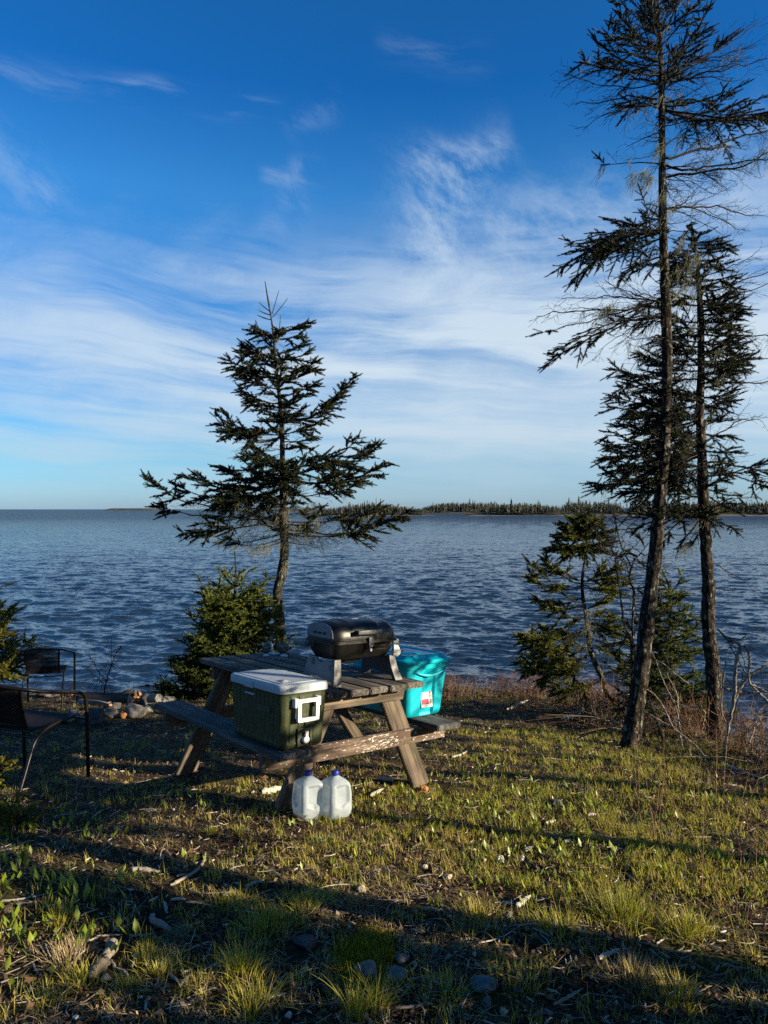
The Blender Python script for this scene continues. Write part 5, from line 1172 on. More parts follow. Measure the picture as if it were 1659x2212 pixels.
def bare_tree(name, label, base, stems, Y, conv, cat='tree', mat='bark_pale', twigs=0, seed=1, tipgreen=0, tw=.5, twm='twig', n=8):
    """stems: lists of (x, y, width px[, depth offset]); child twigs sprout from the last part of each stem"""
    T = Tree(name, label, cat, base, mat, 'needle', None, seed); rg = T.rg
    for si, st in enumerate(stems):
        p = []
        for q in st:
            dy = q[3] if len(q) > 3 else 0; P = D(*conv(q[0], q[1]), Y + dy); sc = .42 if conv is C5 else 1; p.append([*P, q[2] * sc / 2 / FP * Y])
        p = np.array(p)
        if si == 0: p[0, 2] = min(p[0, 2], base[2] - .03)
        q = spline(p, 6 * len(p)); tubes(T.trunk_a, q[:, :3] + rg.normal(0, .002, q[:, :3].shape), q[:, 3] * (1 + rg.normal(0, .06, len(q))), n, rg.random() * .5, cap=True); T.tr = None
        for k in range(int(twigs * len(q))):
            i = rg.integers(len(q) // 4, len(q)); a = q[i, :3]; dd = nrm(q[min(i + 1, len(q) - 1), :3] - q[max(i - 1, 0), :3] + rg.normal(0, .55, 3)); l = rg.uniform(.3, 1.1) * tw
            T.branch(a, a + dd * l, r=.004, g=(1.2, 1.3) if rg.random() > tipgreen else (.3, 1), sl=.3, crook=.06, dens=.8)
    s = T; s.trunk_a.build('trunk', M[mat], s.root, True, s.base)
    if s.limb.V: s.limb.build('twigs', M[twm], s.root, False, s.base)
    if s.crown.V: s.crown.build('crown', M['needle'], s.root, False, s.base)
bare_tree('bare_tree', 'thin forked tree with dark dead twigs between small spruce and tall trunk', G((1368 - 829.5) / FP * 7.4, 7.4),
          [[(640, 1640, 16), (636, 1500, 16), (600, 1390, 14), (584, 1290, 12), (575, 1200, 9)], [(638, 1520, 15), (640, 1330, 13), (645, 1210, 13), (622, 1140, 11), (636, 1080, 10), (650, 1040, 8)], [(640, 1090, 9), (590, 1000, 7), (560, 900, 6), (545, 810, 5)], [(625, 1140, 8), (600, 1050, 6), (520, 1010, 5)], [(640, 1060, 7), (690, 1000, 5), (720, 960, 4)]], 7.4, C5, twigs=.55, seed=61, tipgreen=.28, tw=.42)
CS = lambda x, y: (1371.5 + .2232 * x, 1371.5 + .2232 * y)
bare_tree('dead_shrub', 'bleached leafless shrub with crooked grey stems at the right edge', hit(1562, 1640),
          [[(862, 1200, 6.5), (880, 1090, 7), (905, 900, 7.5), (960, 640, 8), (972, 400, 9, .0), (990, 220, 8), (1022, 120, 7), (960, 60, 6), (880, 20, 5), (800, -60, 3.5)], [(1022, 120, 6), (1090, 130, 5.5), (1112, 250, 5.5), (1100, 370, 5), (1125, 480, 5), (1288, 640, 5), (1400, 760, 4)], [(962, 640, 6), (1060, 460, 5.5), (1150, 370, 6), (1288, 300, 6), (1420, 270, 5)], [(1110, 390, 4), (1050, 330, 3), (900, 60, 3)], [(1130, 480, 3.5), (1290, 560, 3)], [(905, 900, 3.5), (840, 700, 3), (885, 240, 2.5)], [(870, 520, 5), (940, 522, 4.5), (1040, 560, 2.5)]], 5.75, CS, 'shrub', 'dead_bark' if 'dead_bark' in M else 'bark_pale', twigs=.12, seed=62, tw=.3, twm='twig')
bare_tree('bare_sapling', 'dark leafless sapling standing at the bank left of the bushy spruce', hit(215, 1502),
          [[(222, 1500, 3.2), (229, 1472, 2.8), (236, 1450, 2.2), (248, 1418, 1.6), (262, 1395, 1)], [(229, 1472, 2.2), (212, 1450, 1.6), (198, 1425, 1.2), (185, 1405, .9)], [(235, 1455, 1.8), (241, 1425, 1.3), (240, 1398, .9)], [(226, 1480, 1.6), (208, 1462, 1.1), (190, 1448, .8)]], hit(215, 1502)[1], lambda x, y: (x, y), 'tree', 'bark', twigs=.4, seed=63, tw=.16)

# dead branches propped and fallen between the right-hand trunks
def dead_branch(pts, Y, w, lab, tw=.10, cv=CS, mat='dead_bark'):
    bare_tree('dead_branch', lab, D(*cv(*pts[0]), Y), [[(x, y, w * (1 - .6 * i / (len(pts) - 1)), .25 * i / len(pts)) for i, (x, y) in enumerate(pts)]], Y, cv, 'branch', mat, twigs=tw, seed=int(pts[0][0]) + 90, tw=.22, twm='twig')
dead_branch([(690, 1150), (560, 1050), (380, 910), (180, 790), (70, 720)], 5.9, 4.5, 'long pale dead branch slanting from the tall trunk down to the lawn')
dead_branch([(460, 1040), (430, 960), (350, 860), (280, 700), (200, 590), (95, 515)], 6.3, 5.5, 'arched grey dead branch springing from the right side of the tall trunk')
dead_branch([(470, 1060), (430, 860), (390, 690), (270, 430), (200, 240), (150, 130)], 6.5, 4, 'thin straight dead branch leaning up behind the tall trunk')
dead_branch([(430, 720), (400, 560), (310, 370)], 6.6, 4, 'short dead stem leaning left between the two trunks')
dead_branch([(520, 440), (380, 370), (260, 270), (130, 262)], 6.3, 3, 'white crooked twig reaching right from the tall trunk', .1)
dead_branch([(320, 1070), (260, 960), (200, 800), (150, 640)], 6.6, 9, 'short lichened dead trunk leaning beside the foot of the tall spruce', .1, mat='bark_pale')
dead_branch([(1110, 1000), (1150, 950), (1170, 890), (1215, 855)], 5.6, 4, 'bright white broken branch on the bank below the bleached shrub', .1)

# unseen trees: right-hand ones shadow the lawn, rear ones added to block skylight
def shade_tree(x, y, h, rad, low, seed, label, tiers=26, per=5, asym=None):
    sapling('spruce_tree', label, G(x, y), h, rad, seed, 'needle', tiers=tiers, per=per, leader=.04, upang=.15, bare_low=low, ln=(.09, .16), dens=.55, nw=.013, nl=.022, nn=9, tint=.4, bark='bark', asym=asym)
SHADE = [(4.2, 4.0, 6.0, .95, .315, 'ragged spruce on the bank right of the viewer, nearest the two tall trunks'),
         (6.0, 4.15, 3.9, .95, .46, 'shorter spruce on the bank beyond the ragged one right of the viewer'),
         (4.66, 2.61, 5.2, .55, .54, 'slim high-crowned spruce right of the viewer'),
         (3.41, 1.91, 9.0, 1.15, .175, 'thick-trunked tall spruce close at the right of the viewer'),
         (2.90, 1.70, 1.35, .33, .02, 'low bushy spruce at the foot of the thick-trunked one'), (2.60, 1.22, 1.05, .34, .02, 'smallest bushy spruce right of the viewer, nearest the camera'), (3.5, .45, 1.5, .5, .02, 'medium bushy spruce at the far right of the viewer'),
         (-2.5, -4.5, 8.0, 1.6, .08, 'unseen spruce behind the viewer to the left, added to block sky light'), (1.5, -5.0, 8.5, 1.7, .06, 'unseen spruce straight behind the viewer, added to block sky light'), (5.0, -5.5, 8.0, 1.7, .06, 'unseen spruce behind the viewer to the right, added to block sky light')]
for i, (x, y, h, rd, lo, lab) in enumerate(SHADE): shade_tree(x, y, h, rd, lo, 71 + i, lab)
#@@PART4
# ------------------------------------------------------------------ fire ring
M['rock'] = m_noise('granite_rock', [(.30, (.07, .065, .058)), (.5, (.19, .175, .155)), (.7, (.36, .335, .30))], 9, .9, .012, 8, spots=((.30, .30, .24), 5, .60, .70))
M['rock_pale'] = m_noise('pale_sandstone', [(.30, (.30, .24, .17)), (.5, (.50, .42, .31)), (.7, (.64, .56, .43))], 8, .9, .012, 7)
M['rock_dark'] = m_noise('dark_slate_rock', [(.30, (.025, .024, .026)), (.6, (.09, .088, .09))], 9, .85, .012, 7)
M['rock_blue'] = m_noise('bluish_stone', [(.30, (.04, .05, .055)), (.5, (.11, .13, .14)), (.75, (.28, .29, .28))], 11, .8, .006, 7)
M['log_grey'] = m_wood('driftwood_log', (.05, .045, .04), (.22, .20, .175), (.46, .43, .38))
M['log_dark'] = m_wood('charred_log', (.012, .011, .010), (.05, .042, .036), (.14, .12, .10))
M['split'] = m_noise('fresh_split_wood', [(.3, (.30, .12, .035)), (.6, (.52, .23, .075)), (.75, (.62, .34, .15))], 14, .8, .004, 5, (1, 1, .25))
KEEP = []        # plan positions that the ground cover leaves open
def stone(px, py, wpx, hpx, lab, mat, seed, dpx=None, facet=5, cat='stone', name='stone', group=None, sink=.42, Yd=0):
    p = hit(px, py); Y = p[1] + Yd; p = G((px - 829.5) / FP * Y, Y); s = Y / FP
    KEEP.append(np.array([[p[0], p[1], wpx / 2 * s + .02], [p[0], p[1] - wpx * .4 * s, wpx / 2 * s + .02]])); rx = wpx / 2 * s; rz = hpx / 2 * s; ry = (dpx or wpx * .8) / 2 * s
    a = Acc(); blob(a, (0, 0, rz * (1 - sink)), (rx, ry, rz), seed, .34, 4, 3.0, 0, 0, 0, facet + 3)
    o = a.build(name, M[mat], None, False, label=lab, cat=cat, group=group); o.location = p; return o
def FR(x, y): return 148.1 + .1389 * x, 1459.3 + .1389 * y
FG = 'stones of the fire ring'
for x, y, w, h, lab, mt, sd in (
        (60, 690, 170, 190, 'big grey rock at the left end of the fire ring, behind the chair leg', 'rock', 1), (395, 730, 330, 210, 'broad dark low boulder at the front left of the fire ring', 'rock_dark', 2),
        (670, 640, 190, 150, 'pale-topped grey rock at the front middle of the fire ring', 'rock', 3), (865, 650, 130, 110, 'small rusty brown rock between two larger front ring rocks', 'split', 4), (1010, 640, 300, 200, 'largest domed tan-grey boulder in the front of the fire ring', 'rock', 5),
        (1205, 430, 220, 160, 'blackened rock behind the domed boulder of the fire ring', 'rock_dark', 6), (1210, 580, 190, 130, 'squat reddish grey rock at the right front of the fire ring', 'rock', 7), (1335, 312, 260, 118, 'pale cream flat-topped sunlit rock at the back right of the fire ring', 'rock_pale', 8),
        (720, 500, 140, 80, 'small dark rock inside the front of the fire ring', 'rock_dark', 9), (1570, 390, 170, 70, 'low flat pale stone right of the fire ring', 'rock_pale', 10), (1480, 400, 110, 60, 'small grey stone lying just right of the log end', 'rock', 12)):
    px, py = FR(x, y); stone(px, py + 2, w * .1389 * 1.3, h * .1389 * 1.45, lab, mt, sd, group=FG)
stone(178 * .1736 * 0 + 100, 1486, 48, 13, 'flat pale rock on the bank behind the far chair', 'rock', 13, Yd=-.4); 
def log(name, a, b, r0, r1, mat, lab, cat='log', n=12, split=False, end=None):
    a, b = np.array(a, float), np.array(b, float); L = np.linalg.norm(b - a); X = Vector((b - a) / L); Zv = Vector((0, 0, 1)); Yv = Zv.cross(X).normalized(); Z2 = X.cross(Yv)
    mw = Matrix((X, Yv, Z2)).transposed().to_4x4(); mw.translation = Vector((a + b) / 2)
    o = empty(name, mat=mw, label=lab, cat=cat)
    k = 18; t = np.linspace(-.5, .5, k); an = np.arange(n) * 2 * pi / n; rg = np.random.default_rng(int(abs(a[0] * 1000)) + 3)
    rings = []; pr = 1 + rg.normal(0, .10, n)
    if split: pr = np.where((an > .6) & (an < 2.6), .45, pr)
    for q in t:
        r = (r0 + (r1 - r0) * (q + .5)) * pr * (1 + rg.normal(0, .04, n)); rings.append(np.c_[np.full(n, q * L) + rg.normal(0, .006, n) * (abs(q) > .48), r * np.cos(an) + .012 * sin(q * 5), r * np.sin(an) + .01 * cos(q * 4)])
    ac = Acc(); loft(ac, rings, False, False); ac.build('bark', M[mat], o, True)
    for e in (0, -1):
        ac = Acc(); ring = rings[e]; ac.add(np.vstack([ring, ring.mean(0) + np.array([(-.004 if e == 0 else .004), 0, 0])]), None, [[i, (i + 1) % n, n] if e else [(i + 1) % n, i, n] for i in range(n)]); ac.build('cut_end', M[end or mat], o)
    return o
def FD(x, y, up=0.0, dy=0.0):
    p = hit(*FR(x, 640)); return D(*FR(x, y), p[1] + dy)
log('log', FD(150, 330, dy=.42), FD(930, 372, dy=.30), .052, .044, 'log_dark', 'long charred log laid across the fire ring with a bleached upper side', end='log_grey')
log('log', FD(180, 385, dy=.22), FD(640, 452, dy=.05), .034, .018, 'log_grey', 'grey wedge of split driftwood leaning over the front left ring rocks', end='split', split=True)
log('log', FD(860, 285, dy=.75), FD(1040, 275, dy=.72), .036, .036, 'log_dark', 'short dark log at the back of the fire ring')
log('firewood', FD(1045, 400, dy=.35), FD(1075, 330, dy=.38), .032, .026, 'split', 'upright orange split firewood piece at the right of the charred log', 'firewood', split=True)
log('firewood', FD(1075, 300, dy=.6), FD(1120, 275, dy=.62), .034, .030, 'split', 'orange firewood chunk leaning behind the upright split piece', 'firewood')
log('log', FD(1270, 370, dy=.42), FD(1392, 348, dy=.10), .042, .045, 'log_grey', 'round grey log end pointing at the viewer, right of the blackened rock', end='log_grey')

# ------------------------------------------------------------------ stones, sticks and tufts in the foreground
def C6(x, y): return x * .5, 1700.7 + y * .5
def C7(x, y): return 829.5 + x * .5, 1591 + y * .5
for cv, x, y, w, h, lab, mt, sd, fc in (
        (C7, 500, 548, 40, 40, 'bright white knobbly stone on the sunlit lawn, left of its smaller white neighbour', 'shellwhite', 21, 3), (C7, 595, 538, 24, 26, 'small round white pebble beside the knobbly white stone', 'shellwhite', 22, 0), (C7, 275, 618, 44, 26, 'oval beige stone in bare soil below the lawn middle', 'rock_pale', 23, 2),
        (C7, 432, 1095, 120, 80, 'large smooth bluish grey stone half sunk in shade at the bottom', 'rock_blue', 24, 2), (C7, 60, 1040, 104, 50, 'flat grey slab tilted beside the moss patch', 'rock_blue', 25, 7), (C7, 74, 975, 70, 36, 'rounded grey stone above the tilted slab', 'rock_blue', 26, 3), (C7, 745, 298, 72, 34, 'dark brown low stone in the upper right lawn', 'rock_dark', 27, 3),
        (C7, 520, 1208, 36, 36, 'egg-shaped pale stone at the bottom edge', 'rock_pale', 28, 0), (C7, 447, 1170, 44, 52, 'grey upright stone left of the egg-shaped pale one', 'rock_blue', 29, 3), (C7, 712, 1212, 40, 32, 'round grey stone at the bottom right of the pale egg-shaped one', 'rock', 30, 1), (C7, 575, 1110, 44, 30, 'dark stone just right of the large bluish one', 'rock_dark', 31, 3),
        (C7, 1360, 1120, 30, 20, 'small tan stone in the shaded right foreground', 'rock_pale', 32, 2), (C7, 540, 785, 34, 36, 'brownish stone beside the white forked stick', 'rock', 33, 4), (C7, 178, 575, 30, 22, 'small cream stone in the bare soil left of the lawn middle', 'rock_pale', 34, 2),
        (C6, 457, 842, 46, 46, 'angular tan stone leaning on the dark driftwood chunk', 'rock_pale', 35, 8), (C6, 1580, 818, 110, 74, 'lumpy light stone ringed by yellow moss', 'rock', 36, 0), (C6, 1562, 452, 42, 30, 'half buried tan stone in the shadow band right of centre', 'rock_pale', 37, 1), (C6, 1318, 690, 120, 50, 'wide dark grey flat rock left of the moss patch', 'rock_dark', 38, 6),
        (C6, 1405, 722, 42, 24, 'small brown flat stone by the wide dark rock', 'rock', 39, 4), (C6, 1245, 1000, 38, 34, 'white stone near the bottom centre left of the green tuft', 'shellwhite', 40, 4), (C6, 325, 1008, 30, 24, 'white pebble in dark soil at the bottom left', 'shellwhite', 41, 1), (C6, 606, 918, 18, 16, 'tiny white round pebble, left of a bone-like stick', 'shellwhite', 42, 0), (C6, 640, 922, 16, 18, 'tiny cream pebble right of the white round one', 'rock_pale', 43, 0),
        (C6, 1510, 615, 16, 18, 'tiny pale pebble in front of the dry grass right of centre', 'shellwhite', 44, 0)):
    if mt == 'shellwhite' and mt not in M: M[mt] = m_noise('white_quartz', [(.3, (.45, .43, .38)), (.7, (.74, .72, .67))], 20, .8, .004)
    px, py = cv(x, y); stone(px, py, w * .5, h * .5, lab, mt, sd, facet=fc)

def stick(pts, wpx, lab, tint=.7, cv=C6, name='stick', lift=.6, flat=1.0, group=None, taper=.55, n=7, seed=0):
    P = np.array([hit(*cv(x, y)) for x, y in pts]); Y = P[:, 1].mean(); r = wpx * .5 / 2 / FP * Y * 1.12; lift += .5
    P[:, 2] += r * lift; q = spline(P, max(8, 5 * len(P))); rg = np.random.default_rng(seed + int(abs(pts[0][0])))
    q[:, 2] = np.maximum(q[:, 2], gz(q[:, 0], q[:, 1]) + r * .2) + rg.normal(0, r * .12, len(q)); q[:, :2] += rg.normal(0, r * .2, (len(q), 2))
    rr = r * np.interp(np.linspace(0, 1, len(q)), [0, .08, .5, .95, 1], [.55, .95, 1.0, taper, taper * .5]) * (1 + rg.normal(0, .10, len(q)))
    KEEP.append(np.c_[q[:, :2], rr + .022]); c = q.mean(0); a = Acc(); tubes(a, q - c, rr, n, np.clip(tint + rg.normal(0, .02), 0, 1), cap=True)
    o = a.build(name, M['dead'], None, True, label=lab, cat='stick' if name == 'stick' else name.replace('_', ' '), group=group); o.location = c
    return o
for pts, w, lab, t in (
        ([(395, 140), (430, 112), (478, 90)], 7, 'curved grey stick on the shaded lawn below the near chair', .55), ([(225, 135), (262, 126), (300, 122)], 7, 'short pale stick right of the near chair foot', .7), ([(560, 366), (620, 368), (692, 378)], 17, 'thick pale stick lying level in the left shade', .65),
        ([(735, 435), (790, 405), (845, 372), (880, 330), (885, 292)], 13, 'long hooked grey stick curving up towards the lawn centre', .5), ([(762, 392), (800, 383)], 9, 'short stub touching the long hooked stick', .6), ([(965, 478), (1000, 462), (1022, 450)], 12, 'pale stick on the grass clump left of the forked white one', .75), ([(1062, 440), (1100, 422), (1142, 410)], 12, 'bleached broken branch along the shadow edge', .7), ([(738, 494), (800, 491)], 11, 'white stick end to end with a grey one in the left shade', .75), ([(802, 504), (880, 506)], 9, 'grey stick continuing right of the white one', .5),
        ([(705, 505), (716, 530), (718, 558)], 13, 'stubby upright grey stick in the left shade', .55), ([(556, 652), (610, 650), (664, 643)], 11, 'straight grey stick under the bluish driftwood knot', .45), ([(362, 684), (400, 665), (440, 652), (522, 646)], 9, 'long pale curved stick above the dry grass tuft', .7), ([(585, 728), (582, 750), (568, 790)], 14, 'bleached forked stick in the left foreground', .75), ([(478, 760), (495, 790), (540, 815), (568, 862)], 12, 'crooked grey root bending through the left foreground', .5), ([(722, 812), (752, 840), (785, 868)], 13, 'left arm of the V-shaped driftwood', .45), ([(780, 868), (805, 840), (832, 822)], 15, 'right arm of the V-shaped driftwood', .6),
        ([(640, 500), (662, 492), (684, 482)], 9, 'short bright stick beside the white one in the left shade', .8), ([(1150, 920), (1190, 914), (1232, 904)], 11, 'bright bone-like stick near the bottom centre', .85), ([(345, 566), (380, 548), (424, 533)], 7, 'thin grey stick in the dark left middle', .45), ([(138, 768), (150, 800), (178, 832)], 8, 'dark curved stick at the left edge foreground', .35), ([(-20, 498), (90, 490), (190, 470), (250, 458)], 6, 'long dry stalk across the left leaves, upper of the two', .7), ([(-20, 505), (60, 492), (150, 478), (160, 474)], 5, 'second dry stalk just below the long upper one', .65), ([(-20, 645), (80, 606), (160, 590), (244, 576)], 6, 'long yellow straw rising over the left leaves', .75), ([(1092, 482), (1130, 465), (1182, 444)], 7, 'thin grey stick in the grass left of the forked white one', .5), ([(730, 980), (738, 940), (760, 905)], 6, 'thin crooked pale twig at the bottom left of centre', .6), ([(625, 975), (628, 950), (624, 935)], 10, 'bone-like pale stick stub at the bottom left', .75), ([(130, 915), (200, 885), (265, 862)], 5, 'thin straw in front of the left dry tuft', .55)):
    stick(pts, w, lab, t)
for pts, w, lab, t in (
        ([(695, 386), (720, 380), (742, 371)], 12, 'white curved stick on the upper right lawn', .9), ([(883, 351), (916, 345)], 14, 'short white stick end on the upper right lawn', .9), ([(572, 752), (600, 728), (632, 703)], 19, 'thick white branch piece lying on the shadow edge', .92), ([(508, 728), (560, 734)], 12, 'white stick pointing at the thick white branch piece', .85), ([(745, 514), (800, 520)], 10, 'pale stick on the sunny lawn centre right', .75), ([(778, 464), (814, 460)], 13, 'bright stick near the two white stones', .85), ([(610, 503), (645, 488)], 14, 'white stick just right of the small round white pebble', .9), ([(934, 975), (975, 955), (1016, 934)], 20, 'thick bleached stick in the lower right foreground', .85), ([(704, 786), (740, 808), (782, 832)], 10, 'grey stick running down to the right in the shadow', .45), ([(168, 755), (215, 757), (262, 760)], 13, 'grey brown stick lying level in the middle shadow', .45), ([(125, 645), (160, 652), (205, 660)], 9, 'pale stick by the bare soil left of the shadow', .7), ([(388, 1062), (420, 1100), (462, 1142)], 7, 'thin grey stick leaning on the large bluish stone', .45), ([(105, 1064), (160, 1056), (222, 1048)], 12, 'dark bark strip below the tilted slab', .3), ([(48, 1186), (120, 1180), (205, 1168)], 12, 'thick grey stick at the bottom shade', .35), ([(738, 1172), (800, 1140), (862, 1102)], 14, 'knobbly grey branch at the bottom centre right', .5), ([(708, 1104), (760, 1122)], 11, 'pale splinter left of the knobbly branch', .7), ([(295, 96), (330, 86), (362, 70)], 9, 'white stick right of the table leg in the sun', .85), ([(418, 92), (450, 102)], 9, 'white curved chip of wood right of the stick by the table leg', .9), ([(1120, 710), (1126, 760)], 10, 'short grey stub in the right lawn', .55), ([(1225, 935), (1300, 938), (1350, 930)], 9, 'dark stick in the right foreground shadow', .4), ([(1055, 605), (1100, 648)], 9, 'grey stick among the right-hand leaves', .55), ([(1180, 905), (1215, 880)], 8, 'small pale stick near the right foreground tuft', .7)):
    stick(pts, w, lab, t, C7)
idt = lambda x, y: (x * 2, y * 2)
I2 = lambda x, y: (x, y)
for pts, w, lab, t in (([(1095, 1537), (1120, 1524), (1140, 1516)], 5, 'white stick on the lawn edge right of the tote', .95), ([(1222, 1562), (1250, 1545), (1280, 1532), (1330, 1526)], 10, 'white lichen-covered fallen branch at the foot of the brush', .85), ([(1320, 1556), (1355, 1578), (1395, 1605)], 5, 'long thin white stick in the brush left of the tall trunk', .85), ([(1560, 1350 + 300), (1600, 1668), (1659, 1690)], 5, 'pale stick on the bank by the bleached shrub', .7), ([(566, 1719), (585, 1716), (606, 1709)], 13, 'flat white wood plank chip lying left of the water jugs', .98), ([(545, 1716), (560, 1712)], 5, 'small sliver beside the flat white wood plank chip', .9), ([(724 + 96, 1686), (846, 1690), (850, 1690)], 8, 'white stick on the grass right of the jugs', .9), ([(800, 1724), (815, 1716), (828, 1708)], 7, 'brown and white stick near the right table foot', .75)):
    stick([(x, y) for x, y in pts], w * 2, lab, t, I2)
# driftwood pieces
stick([(488, 700), (470, 740), (450, 778)], 44, 'broad grey driftwood chunk in the left foreground', .30, C6, 'driftwood', n=10)
stick([(448, 775), (425, 810), (388, 846)], 44, 'dark slab of driftwood continuing below the grey chunk', .05, C6, 'driftwood', n=10)
stick([(652, 570), (662, 600), (690, 610), (738, 636)], 26, 'bluish knotted driftwood piece in the left shade', .45, C6, 'driftwood', n=9)
stone(915, 1712, 26, 22, 'wooden wedge block under the right table foot', 'split', 77, cat='wood block', name='wood_block', facet=9)

# ------------------------------------------------------------------ ground cover
def ribbons(acc, O, az, H, lean, W, tint, seg=3, droop=.35, twist=None):
    m = len(O); t = np.linspace(0, 1, seg + 1); hx = np.stack([np.sin(az), np.cos(az), 0 * az], -1); sd = np.stack([np.cos(az), -np.sin(az), 0 * az], -1)
    if twist is not None: sd = nrm(sd + twist)
    P = O[:, None] + np.array([0, 0, 1.]) * (H[:, None] * (t - droop * np.minimum(lean, 1.6)[:, None] * t ** 2.2))[..., None] + hx[:, None] * (H[:, None] * lean[:, None] * t ** 1.5)[..., None]
    w = (W[:, None] * (1 - t ** 2 * .92) / 2)[..., None] * sd[:, None]
    V = np.stack([P - w, P + w], 2); i = np.arange(m * (seg + 1) * 2).reshape(m, seg + 1, 2)
    acc.add(V.reshape(-1, 3), np.stack([i[:, :-1, 0], i[:, :-1, 1], i[:, 1:, 1], i[:, 1:, 0]], -1).reshape(-1, 4), None, np.repeat(tint, (seg + 1) * 2))
SR = np.random.default_rng(77)
def scatter(n, y0, y1, pw=1.0, mask=None, xk=.60, xa=.7):
    t = SR.random(n * 3)
    y = (y0 ** (1 - pw) + t * (y1 ** (1 - pw) - y0 ** (1 - pw))) ** (1 / (1 - pw)) if pw != 1 else y0 * (y1 / y0) ** t
    x = SR.uniform(-1, 1, n * 3) * (xk * y + xa)
    ok = y < np.interp(x, EX, EY) + .25
    if mask is not None: ok &= SR.random(n * 3) < mask(x, y)
    x, y = x[ok][:n], y[ok][:n]
    K = np.concatenate(KEEP); o = np.ones(len(x), bool)
    for i0 in range(0, len(x), 4000):
        dd = np.hypot(x[i0:i0 + 4000, None] - K[None, :, 0], y[i0:i0 + 4000, None] - K[None, :, 1]) - K[None, :, 2]; o[i0:i0 + 4000] = dd.min(1) > 0
    x, y = x[o], y[o]
    return np.stack([x, y, gz(x, y)], -1)
def gmask(x, y):      # where grass grows: thicker on the right-hand lawn, thin in the trodden left part
    f = fbm(x * 1.15 + 9, y * 1.15 + 4, 4)
    b = np.clip((f - .455) / .11, 0, 1)
    base = np.clip(.42 + .26 * x, .12, .78) * np.where(y < 3.25, .40, 1) * np.where((x < -.4) & (y > 3.3), .55, 1)
    return np.clip(b * base + .05, 0, 1)
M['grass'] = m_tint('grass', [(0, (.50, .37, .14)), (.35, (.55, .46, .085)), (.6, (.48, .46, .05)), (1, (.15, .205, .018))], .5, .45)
M['straw'] = m_tint('dry_straw', [(0, (.17, .115, .06)), (.5, (.38, .28, .145)), (1, (.66, .54, .33))], .85, .2)
M['litter'] = m_tint('leaf_litter', [(0, (.025, .015, .009)), (.5, (.11, .062, .034)), (.85, (.24, .16, .09)), (1, (.48, .38, .25))], .85, .1)
M['leaf'] = m_tint('broad_green_leaf', [(0, (.10, .15, .014)), (.6, (.24, .32, .028)), (1, (.44, .48, .06))], .4, .4, .5)
M['brush'] = m_tint('dry_brush_stem', [(0, (.035, .018, .010)), (.45, (.16, .070, .036)), (.8, (.30, .19, .105)), (1, (.55, .45, .29))], .85)
def clumps(acc, C, nb, h0, h1, spread, tint, wd=.0026, lean=(.15, .8), seg=3, tj=.15):
    m = len(C); O = np.repeat(C, nb, 0) + np.c_[SR.normal(0, spread, (m * nb, 2)), np.zeros(m * nb)]
    O[:, 2] = gz(O[:, 0], O[:, 1]) - .004
    tt = np.clip(np.repeat(tint, nb) + SR.normal(0, tj, m * nb), 0, 1); n = m * nb
    H = SR.uniform(h0, h1, n) * np.repeat(SR.uniform(.6, 1.25, m), nb)
    ribbons(acc, O, SR.uniform(0, 6.28, n), H, SR.uniform(*lean, n), SR.uniform(.7, 1.4, n) * wd, tt, seg)
